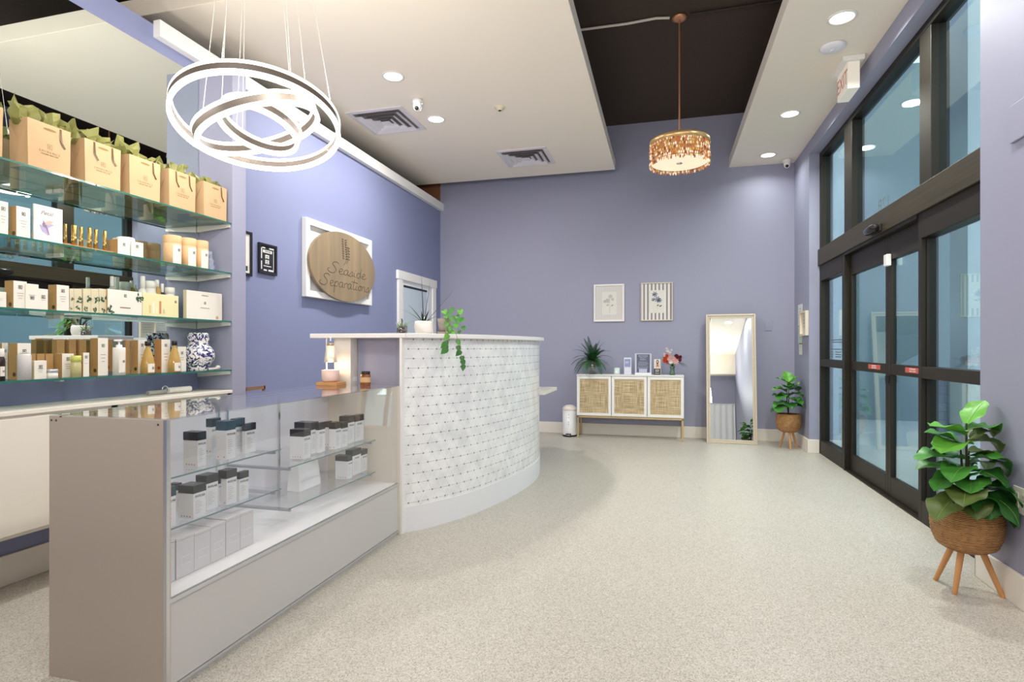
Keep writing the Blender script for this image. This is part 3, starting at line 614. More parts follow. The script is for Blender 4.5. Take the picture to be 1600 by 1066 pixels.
text('box_lettering', 'EMINENCE', .012, INKL, t, (d+.001, 0, h*.86), '+x'); text('box_small_lettering', 'ORGANIC SKIN CARE', .008, INKL, t, (d+.001, 0, h*.42), '+x'); MB().cyl((d, a*.7, h*.1), (d+.001, a*.7, h*.1), .012, n=10).build('orange_print', mat('orange_fruit_print', 'd9a27c', .6), t)
def bottle(name, lab, z, xc, xw, ytop, Xp, body, cap, capf=.25, neck=.5, cat='bottle', grp=None, label_=None, shape=None, pump=False):
    ya, yb = spanY(xc-xw/2, xc+xw/2, Xp); r_ = (yb-ya)/2; h = onX(xc, ytop, Xp)[2]-z
    t = thing(name, lab, cat, (Xp, (ya+yb)/2, z+.0005), group=grp); hb_ = h*(1-capf)
    prof = shape or [(1, 0), (1, .84), (.9, .92), (neck, 1)]
    MB().lathe([(.0001, 0)]+[(r_*a_, hb_*b_) for a_, b_ in prof], n=24).build('bottle_body', body, t)
    if pump:
        c = MB(); c.lathe([(r_*.5, hb_), (r_*.5, hb_+h*.07), (r_*.16, hb_+h*.08), (r_*.16, h-.012), (r_*.45, h-.01), (r_*.45, h), (.0001, h)], n=16); c.box(-.004, .004, -.03, 0, h-.009, h-.001); c.build('pump', cap, t)
    else: MB().lathe([(r_*neck, hb_), (r_*neck*1.08, hb_+.001), (r_*neck*1.08, h-.002), (r_*neck*.9, h), (.0001, h)], n=20).build('cap', cap, t)
    if label_:
        g = MB(); K = 9; an = [-.75+1.1*i/(K-1) for i in range(K)]; z0_, z1_, rl = label_
        g.add([((r_*rl+.001)*cos(q), (r_*rl+.001)*sin(q), hb_*zz) for zz in (z0_, z1_) for q in an], [(i, i+1, K+i+1, K+i) for i in range(K-1)], True); g.build('paper_label', CARTW, t)
        logo(t, r_*rl+.003, 0, hb_*(z0_+z1_)/2, min(.013, r_*.6), INK)
    return t
MILK = mat('milky_plastic', 'f0ece4', .35); AMB = mat('amber_glass', '8a5a24', .12, trans=.3); OILG = mat('golden_oil_glass', 'd9b467', .08, trans=.35); CLR = mat('clear_bottle_glass', 'dfe6d4', .08, trans=.6)
bottle('tester_bottle', 'clear capped tester bottle behind the white leaf gift box', z3, 175, 9, 432, -3.17, CLR, MILK)
bottle('pump_bottle', 'white tester bottle peeking over the join of the two gift boxes', z3, 223, 11, 431.5, -3.16, MILK, MILK, .3)
bottle('cream_jar', 'white jar peeking over the pale lime gift box', z3, 235, 14, 439.5, -3.16, MILK, MILK, .2, .9, cat='jar')
bottle('tester_bottle', 'yellow glass tester bottle peeking over the pale lime gift box', z3, 245.5, 9, 437.5, -3.16, OILG, MILK, .18)
bottle('dropper_bottle', 'dark brown dropper bottle behind the right end of the pale lime gift box', z3, 253.6, 7, 443.5, -3.15, mat('dark_amber_glass', '3a2220', .12), MILK, .25)
bottle('cream_jar', 'round pale lid peeking over the right end of the pale lime gift box', z3, 265.5, 11, 449.5, -3.12, MILK, MILK, .2, .95, cat='jar')
z4 = 1.062
bottle('black_bottle', 'small black and red bottle cut by the left edge on the bottom shelf', z4, 1.5, 12, 545, -3.0, mat('black_red_bottle', '2d1c20', .3), MILK, .25, .7, label_=(.2, .6, 1))
carton('product_carton', 'kraft sided carton half hidden at the far left of the bottom shelf', z4, -6, 3, 12.5, 536, Xf=-3.13, spot=SP1)
carton('product_carton', 'kraft sided carton directly behind the frosted white bottle', z4, 13, 27.3, 48.5, 536.5, Xf=-3.04, spot=SP1)
bottle('frosted_bottle', 'tall frosted white bottle near the left end of the bottom shelf', z4, 38, 19, 551, -2.998, mat('frosted_white_plastic', 'dcd8d6', .3), MILK, .02, .8, shape=[(1, 0), (1, .9), (.85, .97), (.5, 1)])
carton('small_carton', 'small white carton with a silver jar beside it on the bottom shelf', z4, 49, 53.5, 73, 564, Xf=-2.99, lg=.66, lines=3, side=mat('cream_card_side', 'cfc39f', .6))
bottle('silver_jar', 'low silver lidded jar on the bottom shelf', z4, 80.5, 17, 577, -3.0, MILK, mat('silver_lid', 'c9cbd2', .25, metal=.6), .35, .98, cat='jar')
for k, (a_, b_) in enumerate([(51, 56), (58, 70), (71, 83.5)]):
    carton('short_carton', ['short kraft carton farthest left behind the silver jar', 'short kraft carton directly behind the small white carton', 'short kraft carton left of the white fronted short one'][k], z4, a_-8, b_-12, b_, 553, Xf=-3.09-.0*k, side=KRAFTD, front=KRAFTD, mark=False, lines=0, grp='short cartons on the bottom shelf')
carton('short_carton', 'short kraft carton with a white front behind the green capped bottle', z4, 84.5, 97, 115.5, 553, Xf=-3.04, lg=.78, grp='short cartons on the bottom shelf')
bottle('green_cap_bottle', 'yellow glass bottle with a wide lime green cap', z4, 118.5, 14, 556, -2.998, mat('pale_yellow_glass', 'e6dfa6', .1, trans=.35), mat('lime_cap', 'c9cf6a', .35), .28, .92)
carton('slim_carton', 'slim white carton right of the lime capped bottle', z4, 126, 130, 139.5, 551.5, Xf=-3.0, lg=.82, lines=1)
for k, (a_, b_) in enumerate([(87, 101), (106, 119), (122, 135)]):
    carton('tall_carton', ['tall kraft carton in the back row, left of three', 'tall kraft carton in the back row, middle of three', 'tall kraft carton in the back row, right of three'][k], z4, a_-6, a_+2, b_, 531, Xf=-3.17, side=KRAFTD, front=KRAFTD, mark=False, lines=0, grp='tall cartons on the bottom shelf')
carton('tall_carton', 'tall kraft carton with a broad white front left of the white pump bottle', z4, 140.5, 153, 169, 528.5, Xf=-3.03, spot=SP2, lg=.8, grp='tall cartons on the bottom shelf')
bottle('pump_bottle', 'white pump bottle with printed side in the middle of the bottom shelf', z4, 186, 16, 531, -3.0, MILK, MILK, .22, .5, pump=True, shape=[(1, 0), (1, .96), (.95, 1), (.5, 1)], label_=(.1, .9, 1))
carton('tall_carton', 'tall kraft carton just right of the white pump bottle', z4, 193, 196.5, 203.6, 531.5, Xf=-3.1, side=KRAFTD, front=KRAFTD, mark=False, lines=0, spot=SP2, grp='tall cartons on the bottom shelf')
carton('tall_carton', 'tall kraft carton with a white front left of the first oil bottle', z4, 204.5, 215.8, 229, 531.5, Xf=-3.04, spot=SP2, lg=.85, grp='tall cartons on the bottom shelf')
OS = [(1, 0), (1, .3), (.82, .55), (.5, .82), (.32, .93), (.32, 1)]
bottle('oil_bottle', 'golden oil bottle with black cap left of an orange brown carton', z4, 231, 17, 533.5, -3.0, OILG, DARK, .14, .42, shape=OS, label_=(.05, .36, 1), grp='golden oil bottles')
carton('tall_carton', 'tall orange brown carton with a white front between the two oil bottles', z4, 241, 252.3, 266, 530.5, Xf=-3.04, side=mat('orange_kraft_board', 'c98f58', .7, var=.06), spot=('rust_print', '8d4d22', .6), lg=.82, grp='tall cartons on the bottom shelf')
bottle('oil_bottle', 'golden oil bottle with black cap left of the blue and white vase', z4, 272.5, 15, 533, -3.0, OILG, DARK, .14, .42, shape=OS, label_=(.05, .36, 1), grp='golden oil bottles')
carton('slim_carton', 'white carton with a dark line between the second oil bottle and the vase', z4, 277, 278, 291, 542, Xf=-3.05, side=CARTW, lg=.75, lines=2)
# blue and white vase
vm = mat('blue_white_porcelain', 'f2efe9', .15, coat=.5); nt = vm.node_tree; b = nt.nodes['Principled BSDF']
tc = N(nt, 'ShaderNodeTexCoord'); n1 = N(nt, 'ShaderNodeTexNoise', ins={'Scale': 42, 'Detail': 2, 'Distortion': 1.4}); nt.links.new(tc.outputs['Object'], n1.inputs['Vector'])
cr = N(nt, 'ShaderNodeValToRGB'); nt.links.new(n1.outputs['Fac'], cr.inputs[0]); cr.color_ramp.interpolation = 'CONSTANT'; e = cr.color_ramp.elements
e[0].color = srgb('2c3163'); e[0].position = 0; e[1].color = srgb('5a63a0'); e[1].position = .455; q = e.new(.5); q.color = srgb('f0ece6'); nt.links.new(cr.outputs[0], b.inputs['Base Color'])
ya, yb = spanY(291, 328, -3.09); r_ = (yb-ya)/2; hv = onX(310, 520.5, -3.09)[2]-z4
t = thing('porcelain_vase', 'blue and white porcelain vase with two small ears on the bottom shelf', 'vase', (-3.09, (ya+yb)/2, z4+.0005))
MB().lathe([(.0001, 0), (r_*.62, 0), (r_*.6, hv*.06), (r_*.72, hv*.14), (r_*.97, hv*.3), (r_, hv*.42), (r_*.92, hv*.56), (r_*.68, hv*.66), (r_*.6, hv*.7), (r_*.6, hv*.76), (r_*.66, hv*.85), (r_*.64, hv*.97), (r_*.6, hv), (r_*.5, hv), (r_*.5, hv*.8)], n=40).build('vase_body', vm, t)
for s_ in (-1, 1): MB().sphere((0, s_*r_*.68, hv*.86), r_*.17, 12, 8, 1.2).build('ear_handle', vm, t)
# small white device
t = thing('face_brush', 'small white hand tool lying at the right end of the bottom shelf', 'tool', (-3.05, 3.31, z4+.0005))
MB().tube([(0, -.06, .008), (0, 0, .009), (0, .05, .013)], .008, 10).build('handle', MILK, t); MB().sphere((0, .045, .018), .017, 14, 8, .8).build('head', MILK, t)
# wall mounted cabinets under the shelves
edges = [.93, 1.725, 2.517, 3.395]
LC = mat('cream_white_laminate', 'ece6da', .4)
wt = MB().box(XL+.002, -2.965, .9, 3.40, .897, .918).build('cabinet_worktop', LC, bevel=.002); tag(wt, 'long thin cream worktop over the wall hung cabinets', 'worktop')
for k in range(3):
    a_, b_ = edges[k], edges[k+1]
    t = thing('wall_cabinet', ['wall hung cream cabinet farthest left, cut by the frame', 'middle wall hung cream cabinet with a finger notch', 'wall hung cream cabinet at the right end beside the column'][k], 'cabinet', (XL+.002, a_, .315), group='wall hung cream cabinets')
    L_ = b_-a_-.002; X1 = -2.985-XL-.002
    g = MB(); g.box(0, X1, 0, .018, 0, .58); g.box(0, X1, L_-.018, L_, 0, .58); g.box(0, X1, 0, L_, 0, .018); g.box(0, X1, 0, L_, .562, .58); g.box(0, .008, 0, L_, 0, .58); g.build('carcass', LC, t)
    d_ = MB(); nw = .09
    d_.box(X1, X1+.018, .003, L_-nw, .02, .568); d_.box(X1, X1+.018, L_-nw, L_-.003, .02, .53); d_.box(X1, X1+.018, L_-.03, L_-.003, .53, .568)
    d_.build('door', LC, t, bevel=.0015)
    MB().box(X1-.01, X1, L_-nw, L_-.03, .53, .562).build('finger_notch', mat('notch_brown', '8d7c66', .7), t)
t = thing('label_roll_tool', 'small white and clear hand blender like tool lying on the cabinet worktop', 'tool', (-3.12, 2.98, .919))
MB().tube([(0, .02, .02), (0, .2, .02)], .019, 14).build('handle', MILK, t)
MB().tube([(0, -.13, .014), (0, .0, .016)], .014, 12).build('clear_sleeve', mat('clear_plastic', 'd9d6cc', .1, trans=.5), t)
MB().tube([(.0, .0+.022*cos(q), .03+.022*sin(q)) for q in [2*pi*i/16 for i in range(17)]], .004, 8).build('ring_guard', CHROME, t)
# ================================================================== left wall things
def flatframe(name, lab, x, yc, zc, w_, h_, fw, fm, cat='picture', dep=.02, inner='ffffff', face='+x', inner_mat=None, depm=None):
    """framed sheet in local xz plane facing -y, turned to face"""
    rz = {'+x': pi/2, '-y': 0, '-x': -pi/2}[face]
    t = thing(name, lab, cat, (x, yc, zc), rz)
    MB().frame(-w_/2, w_/2, -h_/2, h_/2, fw, -dep, 0).build('frame', fm, t, bevel=.002)
    MB().box(-w_/2+fw, w_/2-fw, -dep*.45, 0, -h_/2+fw, h_/2-fw).build('sheet', inner_mat or mat('sheet_'+inner, inner, .5), t)
    return t
def rects(mb, y, L_):
    for x0, x1, z0, z1 in L_: mb.add([(x0, y, z0), (x1, y, z0), (x1, y, z1), (x0, y, z1)], [(0, 1, 2, 3)])
    return mb
BLKF = mat('black_frame', '23242b', .35)
t = flatframe('award_plaque', 'black award plaque with a light printed design left of the round sign', XL+.002, 4.14, 1.968, .225, .257, .018, BLKF, 'plaque', inner='20242e')
wi = mat('white_award_print', 'e9e6e0', .5); p = MB()
rects(p, -.0096, [(-.082, -.07, .0, .098), (-.082, -.07, -.09, -.02), (-.082, -.03, .088, .098), (.02, .08, .088, .1), (.072, .078, -.095, .08), (-.05, -.01, -.1, -.088), (.01, .078, -.1, -.086), (-.06, .055, .052, .076), (-.03, .018, .004, .036), (-.03, .018, -.04, -.006), (-.05, .045, -.062, -.056)])
rects(p, -.0096, [(.03+.004*k, .034+.004*k, .07-.01*k, .078-.01*k) for k in range(0)]); p.build('award_print', wi, t)
text('award_lettering', 'WINNER', .02, BLKF, t, (0, -.0102, .064), '-y')
g = MB()
for k in range(5): g.box(-.02, .008, -.0102, -.0098, -.036+.014*k, -.03+.014*k)
g.build('award_stripes', BLKF, t)
t = flatframe('framed_certificate', 'black framed certificate half hidden behind the column, left of the plaque', XL+.002, 3.80, 1.978, .29, .36, .022, BLKF, 'certificate', inner='efeae0')
p = MB(); rects(p, -.0096, [(-.06, .06, .1, .11), (-.08, .08, .05, .054), (-.08, .08, .03, .034), (-.08, .08, .01, .014), (.07, .1, -.14, -.10)]); p.build('certificate_print', INK, t)
# round timber sign on a white frame
t = thing('round_wooden_sign', 'large oval wooden sign with engraved lavender sprig and script on a white rectangular frame', 'sign', (XL+.002, 5.24, 2.066), pi/2)
FW, FH = 1.235, .742
MB().frame(-FW/2, FW/2, -FH/2, FH/2, .062, -.05, 0).build('white_frame', WHITE, t, bevel=.004)
MB().box(-FW/2+.06, FW/2-.06, -.015, 0, -FH/2+.06, FH/2-.06).build('backing_panel', mat('white_backing_panel', 'e3e1df', .6), t)
K = 72; ra, rb = .622, .352; g = MB(); oc = (.012, -.018)
ell = [(oc[0]+ra*cos(2*pi*i/K), oc[1]+rb*sin(2*pi*i/K)) for i in range(K)]
g.add([(x, yy, z) for yy in (-.078, -.052) for x, z in ell], [tuple(range(K-1, -1, -1)), tuple(range(K, 2*K))]+[(i, (i+1) % K, K+(i+1) % K, K+i) for i in range(K)])
g.build('wooden_disc', SIGNW, t)
ENG = mat('engraved_dark_groove', '54463a', .8)
def cr_spline(P, n=6):
    P = [P[0]]+P+[P[-1]]; out = []
    for i in range(1, len(P)-2):
        for k in range(n):
            q = k/n; a0, a1, a2, a3 = [Vector(p) for p in P[i-1:i+3]]
            out.append(.5*((2*a1)+(a2-a0)*q+(2*a0-5*a1+4*a2-a3)*q*q+(3*a1-a0-3*a2+a3)*q**3))
    return out+[Vector(P[-2])]
GLY = {'S': ([[(.75, .85), (.6, 1.0), (.35, .95), (.25, .75), (.5, .5), (.6, .25), (.4, 0), (.1, .02), (-.1, .2), (.05, .38)]], .85),
 'e': ([[(0, .2), (.25, .3), (.3, .45), (.15, .5), (.03, .3), (.12, .03), (.35, .05), (.45, .15)]], .42),
 'a': ([[(.38, .42), (.2, .5), (.02, .3), (.1, .03), (.28, .1), (.38, .42), (.36, .1), (.5, .05)]], .5),
 's': ([[(0, .1), (.25, .5), (.3, .2), (.15, 0), (.0, .05)], [(.28, .1), (.42, .12)]], .42),
 'i': ([[(.05, .4), (.05, .1), (.2, .03)], [(.1, .62), (.14, .66)]], .26),
 'd': ([[(.35, .4), (.18, .48), (.02, .25), (.12, .02), (.32, .12), (.42, 1.0), (.36, .3), (.48, .03)]], .52),
 'p': ([[(.05, .45), (.05, -.5)], [(.06, .3), (.25, .5), (.38, .3), (.25, .05), (.08, .08)]], .46),
 'r': ([[(.03, .45), (.05, .02)], [(.05, .3), (.2, .48), (.34, .42)]], .36),
 't': ([[(.15, .95), (.12, .2), (.22, .02), (.38, .1)], [(-.12, .72), (.5, .7)]], .36),
 'n': ([[(.03, .45), (.04, .02)], [(.05, .3), (.2, .48), (.3, .35), (.3, .05), (.42, .03)]], .46),
 'o': ([[(.2, .48), (.03, .25), (.18, .02), (.36, .22), (.22, .48), (.42, .42)]], .44)}
g = MB()
def script(word, x, z, s, sx=1.0):
    for ch in word:
        st, adv = GLY[ch]
        for P in st:
            pts = cr_spline([(x+(a+.12*b_)*s*sx, -.0785, z+b_*s-.0*x) for a, b_ in P], 5); g.tube(pts, .0026, 5)
        x += adv*s*sx
script('Seaside', -.30, -.10, .115, 1.85); script('Separations'[:11], -.44, -.235, .115, 1.62)
# sprig of lavender
g.tube(cr_spline([(-.02, -.0785, .0), (.03, -.0785, .08), (.0, -.0785, .24)]), .003, 5); g.tube(cr_spline([(.03, -.0785, .02), (.07, -.0785, .1), (.06, -.0785, .2)]), .003, 5)
g.build('engraved_script', ENG, t)
g = MB()
for k in range(9):
    z = .06+.024*k
    for s_ in (-1, 1): g.add([(-.005+s_*.008-.002*k, -.0792, z), (s_*.045-.002*k, -.0792, z+.008), (s_*.05-.002*k, -.0792, z+.02), (s_*.012-.002*k, -.0792, z+.014)], [(0, 1, 2, 3)])
for k in range(5):
    z = .06+.03*k
    for s_ in (-1, 1): g.add([(.065+s_*.006, -.0792, z), (.065+s_*.035, -.0792, z+.01), (.065+s_*.01, -.0792, z+.018)], [(0, 1, 2)])
g.build('engraved_sprig', ENG, t)
# window-like opening near the back corner
t = thing('window_4', '', ''); del t['label']; del t['category']; t['kind'] = 'structure'; t.location = (XL, 7.19, 0); t.rotation_euler = (0, 0, pi/2)
g = MB(); g.box(-.61, -.49, -.03, 0, .0, 2.10); g.box(.49, .61, -.03, 0, .0, 2.10); g.box(-.63, .63, -.035, 0, 2.09, 2.20); g.build('door_casing', WHITE, t, bevel=.003)
g = MB(); g.box(-.49, -.44, -.012, 0, 0, 2.09); g.box(.33, .49, -.014, 0, 0, 2.09); g.box(-.44, .33, -.012, 0, 2.03, 2.09); g.build('jamb', mat('white_door_jamb', 'e6e9ee', .5), t)
MB().box(-.44, .33, -.008, -.002, 0, 2.0).build('door_panel', mat('pale_blue_door', 'c9d6e2', .5), t)
MB().box(-.44, .33, -.007, -.003, 2.0, 2.03).build('closer_gap', DARK, t)
t.name = 'door_3'
# ================================================================== glass display case
CX0, CX1, CY0, CY1, CH = -2.208, -1.67, 1.6, 3.41, .972
t = thing('display_case', 'long white and glass display counter with a closed grey base in the foreground', 'display case', (CX0, CY0, 0)); L_ = CY1-CY0; W_ = CX1-CX0
MB().box(0, W_, 0, .02, 0, CH-.006).build('end_panel', LAMT, t, bevel=.001)
g = MB()
for x, z in ((.012, CH-.022), (.035, CH-.022), (W_-.035, CH-.022)): g.cyl((x, -.001, z), (x, .002, z), .004, n=10)
g.build('screw_heads', mat('dark_screw', '5b5553', .4, metal=.6), t)
MB().box(0, W_, L_-.02, L_, 0, CH-.006).build('end_panel', mat('cream_laminate', 'e2d9ca', .35), t)
MB().box(0, W_-.02, .02, L_-.02, .315, .335).build('display_deck', mat('bright_white_deck', 'f3f0ef', .4), t)
MB().box(W_-.025, W_-.006, .02, L_-.02, .03, .325).build('front_panel', LAMG, t)
MB().box(W_-.03, W_-.012, .02, L_-.02, 0, .03).build('kick_strip', mat('pale_kick', 'd9d6d2', .5), t)
g = MB(); g.box(W_-.012, W_+.001, 0, L_, .322, .337); g.box(W_-.012, W_+.002, -.001, .012, .0, CH-.006); g.box(W_-.012, W_+.002, L_-.01, L_+.001, 0, CH-.006)
g.box(W_-.012, W_+.001, 0, L_, .018, .028)
g.build('aluminium_trim', ALU, t)
MB().box(0, .016, .02, L_-.02, .335, CH-.02).build('rear_panel', mat('pale_lilac_rear_panel', 'efedf2', .35), t)
g = MB()
for y in (.8, .86, 1.27):  g.box(.017, .026, y, y+.014, .335, CH-.05)
g.build('shelf_standard', CHROME, t)
MB().box(W_-.009, W_-.003, .012, L_-.01, .337, CH-.006).build('front_glass', CASEG, t)
MB().box(.0, W_, 0, L_, CH-.006, CH).build('top_glass', pane_mat('case_top_glass', 'fafbfb', .14, grazing=.95), t)
MB().box(.05, .062, 0, L_, CH-.010, CH-.006).build('top_track', ALU, t)
SF = -1.80
def cshelf(y0, y1, z, lb):
    g = MB().box(-2.19, SF, y0, y1, z-.006, z).build('glass_shelf', CASEG); tag(g, lb, 'shelf', 'glass shelves in the display case')
    MB().box(SF, SF+.001, y0, y1, z-.006, z).build('polished_edge', mat('pale_glass_edge', '76908f', .2), g)
    for y in (y0+.03, y1-.03): MB().box(-2.185, SF-.01, y-.006, y+.006, z-.022, z-.0065).build('support_arm', mat('case_arm_metal', 'b3b5bd', .3, metal=.7), g)
ZA, ZB, ZC_, ZD = .728, .535, .625, .42
cshelf(1.63, 2.385, ZA, 'upper left glass shelf inside the display case'); cshelf(1.63, 2.385, ZB, 'lower left glass shelf inside the display case')
cshelf(2.44, 3.32, ZC_, 'upper right glass shelf inside the display case'); cshelf(2.44, 3.32, ZD, 'lower right glass shelf inside the display case')
def serum(z, xl, xc, xr, yt, Xf, lab, capc=None, split=0):
    y0, y1 = spanY(xc, xr, Xf); h = onX(xc, yt, Xf)[2]-z; xb = max(backX(xl, xc, Xf), CX0+.03) if xl < xc-.3 else Xf-.05
    t = thing('skin_serum_box', lab, 'box', ((Xf+xb)/2, (y0+y1)/2, z+.0005), group='white boxes with dark lids in the display case'); a = (y1-y0)/2; d = (Xf-xb)/2; hc = h*.24
    b = MB().box(-d, d, -a, a, 0, h-hc)
    b.build('box_body', BOXW, t, bevel=.001)
    MB().box(-d-.0008, d+.0008, -a-.0008, a+.0008, h-hc, h).build('dark_lid', capc or BOXB, t, bevel=.001)
    g = MB(); f_ = d+.0008
    for k, wd in enumerate((.5, .7, .6, .7, .45, .65, .5)):
        zz = (h-hc)*(.66-.075*k); g.add([(f_, -a*.75, zz), (f_, -a*.75+a*1.9*wd*.8, zz), (f_, -a*.75+a*1.9*wd*.8, zz+.0018), (f_, -a*.75, zz+.0018)], [(0, 1, 2, 3)])
    g.build('printed_lines', mat('faint_print', 'b7b7ba', .6), t)
    text('brand_lettering', 'PHYLAB', min(.014, a*.5), mat('grey_brand_print', '77777c', .6), t, (f_, 0, (h-hc)*.86), '+x')
    if d > .012:
        q = MB(); nd = 4 if d > .03 else 2
        for k in range(nd): q.cyl((-d*.55+d*1.1*k/(nd-1), -a-.0004, h*.07), (-d*.55+d*1.1*k/(nd-1), -a-.0009, h*.07), .0032, n=8)
        q.build('printed_dots', mat('rose_dot_print', 'b0928e', .6), t)
    return t
NAVY = mat('navy_carton_lid', '2f4354', .25); BRN = mat('brown_black_carton_lid', '463f3a', .3)
serum(ZA, 286.5, 308.8, 322, 676, -1.845, 'lone dark lidded white box at the left of the upper left case shelf')
serum(ZA, 322, 330, 345, 655, -2.02, 'dark lidded white box at the back left behind the navy lidded pair')
serum(ZA, 337.2, 354, 368, 659, -1.845, 'front navy lidded white box with a white patch on the upper left shelf', NAVY)
serum(ZA, 360, 368.5, 382.5, 655, -1.90, 'navy lidded white box just behind and right of the front one', NAVY)
serum(ZA, 378, 383.5, 399.7, 663, -1.87, 'rightmost dark lidded white box on the upper left case shelf')
serum(ZB, 252, 257.5, 275, 764, -1.81, 'dark lidded white box at the far left of the lower left case shelf', NAVY)
serum(ZB, 264, 276, 284, 756.5, -1.96, 'dark lidded white box mostly hidden at the back of the lower left shelf')
serum(ZB, 278.5, 302.3, 322, 760, -1.81, 'broad dark lidded white box in front on the lower left case shelf')
serum(ZB, 306, 322.5, 340.8, 744, -1.85, 'dark lidded white box with a pale top right of the broad front box')
serum(ZB, 338, 341.5, 349, 746, -1.86, 'thin dark lidded white box squeezed in the middle of the lower left shelf')
serum(ZB, 341, 354, 370, 736, -1.83, 'tall dark lidded white box, second from the right on the lower left shelf')
serum(ZB, 368, 374.5, 388.5, 739, -1.83, 'rightmost dark lidded white box on the lower left case shelf')
serum(ZC_, 453, 474, 485.5, 672, -1.85, 'front left dark lidded white box on the upper right case shelf')
serum(ZC_, 460, 486, 497.5, 661, -1.90, 'dark lidded white box with a white topped lid behind the front left one')
serum(ZC_, 493, 498, 508, 661.5, -1.88, 'slim dark lidded white box in the centre of the upper right shelf')
serum(ZC_, 507, 513.5, 519, 659, -1.95, 'thin brown lidded white box left of the close pair', BRN)
serum(ZC_, 514, 524, 533, 661, -1.85, 'left box of the close pair with brown black lids', BRN)
serum(ZC_, 524, 534.2, 543.5, 661, -1.845, 'right box of the close pair with brown black lids', BRN)
serum(ZC_, 530, 544.5, 554, 651, -1.88, 'taller brown lidded white box behind the close pair', BRN)
serum(ZC_, 547, 555, 568.4, 650, -1.88, 'rightmost brown lidded white box on the upper right case shelf', BRN)
serum(ZD, 524, 544, 550.4, 713, -1.85, 'broad dark lidded white box at the left of the lower right case shelf')
serum(ZD, 540, 551, 564.3, 704, -1.87, 'middle dark lidded white box of the lower right case shelf')
serum(ZD, 558, 565, 574, 704, -1.87, 'rightmost dark lidded white box of the lower right case shelf')
# white paper bag on the lower right shelf
y0, y1 = spanY(468, 501, -1.95); hb_ = onX(468, 722, -1.95)[2]-ZD
t = thing('paper_bag', 'plain white paper bag with a dark handle slot inside the display case', 'bag', (-1.99, (y0+y1)/2, ZD+.0005)); a = (y1-y0)/2
g = MB(); q = lambda z, k, d: [(-d, -a*k, z), (d, -a*k, z), (d, a*k, z), (-d, a*k, z)]
g.add(q(0, 1, .04)+q(hb_*.5, .96, .034)+q(hb_, .9, .02), [(3, 2, 1, 0)]+[(i+4*j, (i+1) % 4+4*j, (i+1) % 4+4*j+4, i+4*j+4) for j in range(2) for i in range(4)]); g.build('bag_body', mat('white_paper', 'edebe9', .7), t)
MB().box(.0195, .0225, -.03, .03, hb_*.93, hb_*.955).build('handle_slot', DARK, t)
# pale lidless cartons on the deck
PALE = mat('pale_grey_carton', 'dad6d6', .5)
for (xa, xb, yt), lb in zip([(247, 273.5, 852), (275.5, 303.5, 843), (304, 328.8, 834), (329.2, 352.3, 823), (353.2, 375.3, 812), (375.8, 396, 803)], ['pale grey carton at the far left on the case deck', 'pale grey carton, second from the left on the deck', 'pale grey carton, third from the left on the deck', 'pale grey carton with a slightly open lid, third from the right on the deck', 'pale grey carton, second from the right on the deck', 'rightmost pale grey carton on the case deck']):
    Xd = -1.79; y0, y1 = spanY(xa, xb, Xd); h = onX(xa, yt, Xd)[2]-.336
    t = thing('pale_carton', lb, 'carton', (Xd-.06, (y0+y1)/2, .3365), group='pale cartons on the display deck'); a = (y1-y0)/2
    MB().box(-.06, .06, -a, a, 0, h-.012).build('carton_body', PALE, t, bevel=.001); MB().box(-.061, .061, -a-.0005, a+.0005, h-.011, h, ).build('lid', PALE, t, bevel=.001, rot=(0, 0, 0))
    g = MB(); z_ = h*.4; g.frame(-a*.6, a*.6, z_-.016, z_+.016, .0025, 0, .0008); g.v = [(.0602+(y), x, z) for x, y, z in g.v]; g.build('embossed_label', mat('embossed_white', 'efedee', .4), t)
# things on the glass top
t = thing('candle_warmer_lamp', 'small candle warmer lamp with glass shade glowing over a pink pot on the case', 'lamp', (-2.10, 3.31, CH))
ZL = CH
MB().box(-.09, .06, -.06, .06, 0, .022).build('wooden_base', WOODL, t, bevel=.003)
MB().lathe([(.0001, .023), (.045, .023), (.055, .035), (.058, .10), (.052, .10), (.05, .085), (.0001, .085)], c=(-.02, 0, 0), n=28).build('pot', mat('blush_ceramic', 'e6c8bd', .5), t)
MB().tube([(-.05, 0, .08), (-.05, 0, .30), (-.04, 0, .315), (-.02, 0, .31), (-.02, 0, .29)], .005, 8).build('stand_rod', mat('white_metal_rod', 'e8e2da', .3), t)
MB().lathe([(.012, .275), (.02, .275), (.022, .262), (.012, .262)], c=(-.02, 0, 0), n=16).build('shade_cap', BRASS, t)
MB().lathe([(.018, .262), (.026, .255), (.045, .15), (.043, .15), (.024, .25)], c=(-.02, 0, 0), n=24).build('glass_shade', mat('frosted_glass_shade', 'f6efe4', .2, trans=.4, emit='ffdcb0', es=.12), t)
MB().sphere((-.02, 0, .2), .017, 12, 8).build('bulb', mat('warm_bulb', 'ffffff', .5, emit='ffe0b0', es=5), t)
pl = bpy.data.lights.new('warmer_bulb', 'POINT'); pl.energy = 1.0; pl.color = (1, .72, .42); pl.shadow_soft_size = .02; po = bpy.data.objects.new('warmer_bulb', pl); C.objects.link(po); po.location = (-2.12, 3.31, CH+.135)
xj = onY(571, 600, 3.33)[0]
t = thing('amber_candle_jar', 'amber glass candle jar with tan label and black lid on the glass top', 'jar', (xj, 3.33, CH))
MB().lathe([(.0001, 0), (.030, 0), (.033, .005), (.033, .068), (.028, .074), (.028, .078)], n=28).build('jar_glass', mat('amber_jar_glass', '8a4a16', .1, spec=.8), t)
MB().lathe([(.0335, .022), (.0335, .055)], n=28).build('tan_label', mat('tan_label', 'cda77a', .6), t)
MB().lathe([(.030, .074), (.031, .09), (.027, .093), (.0001, .093)], n=24).build('lid', DARK, t)
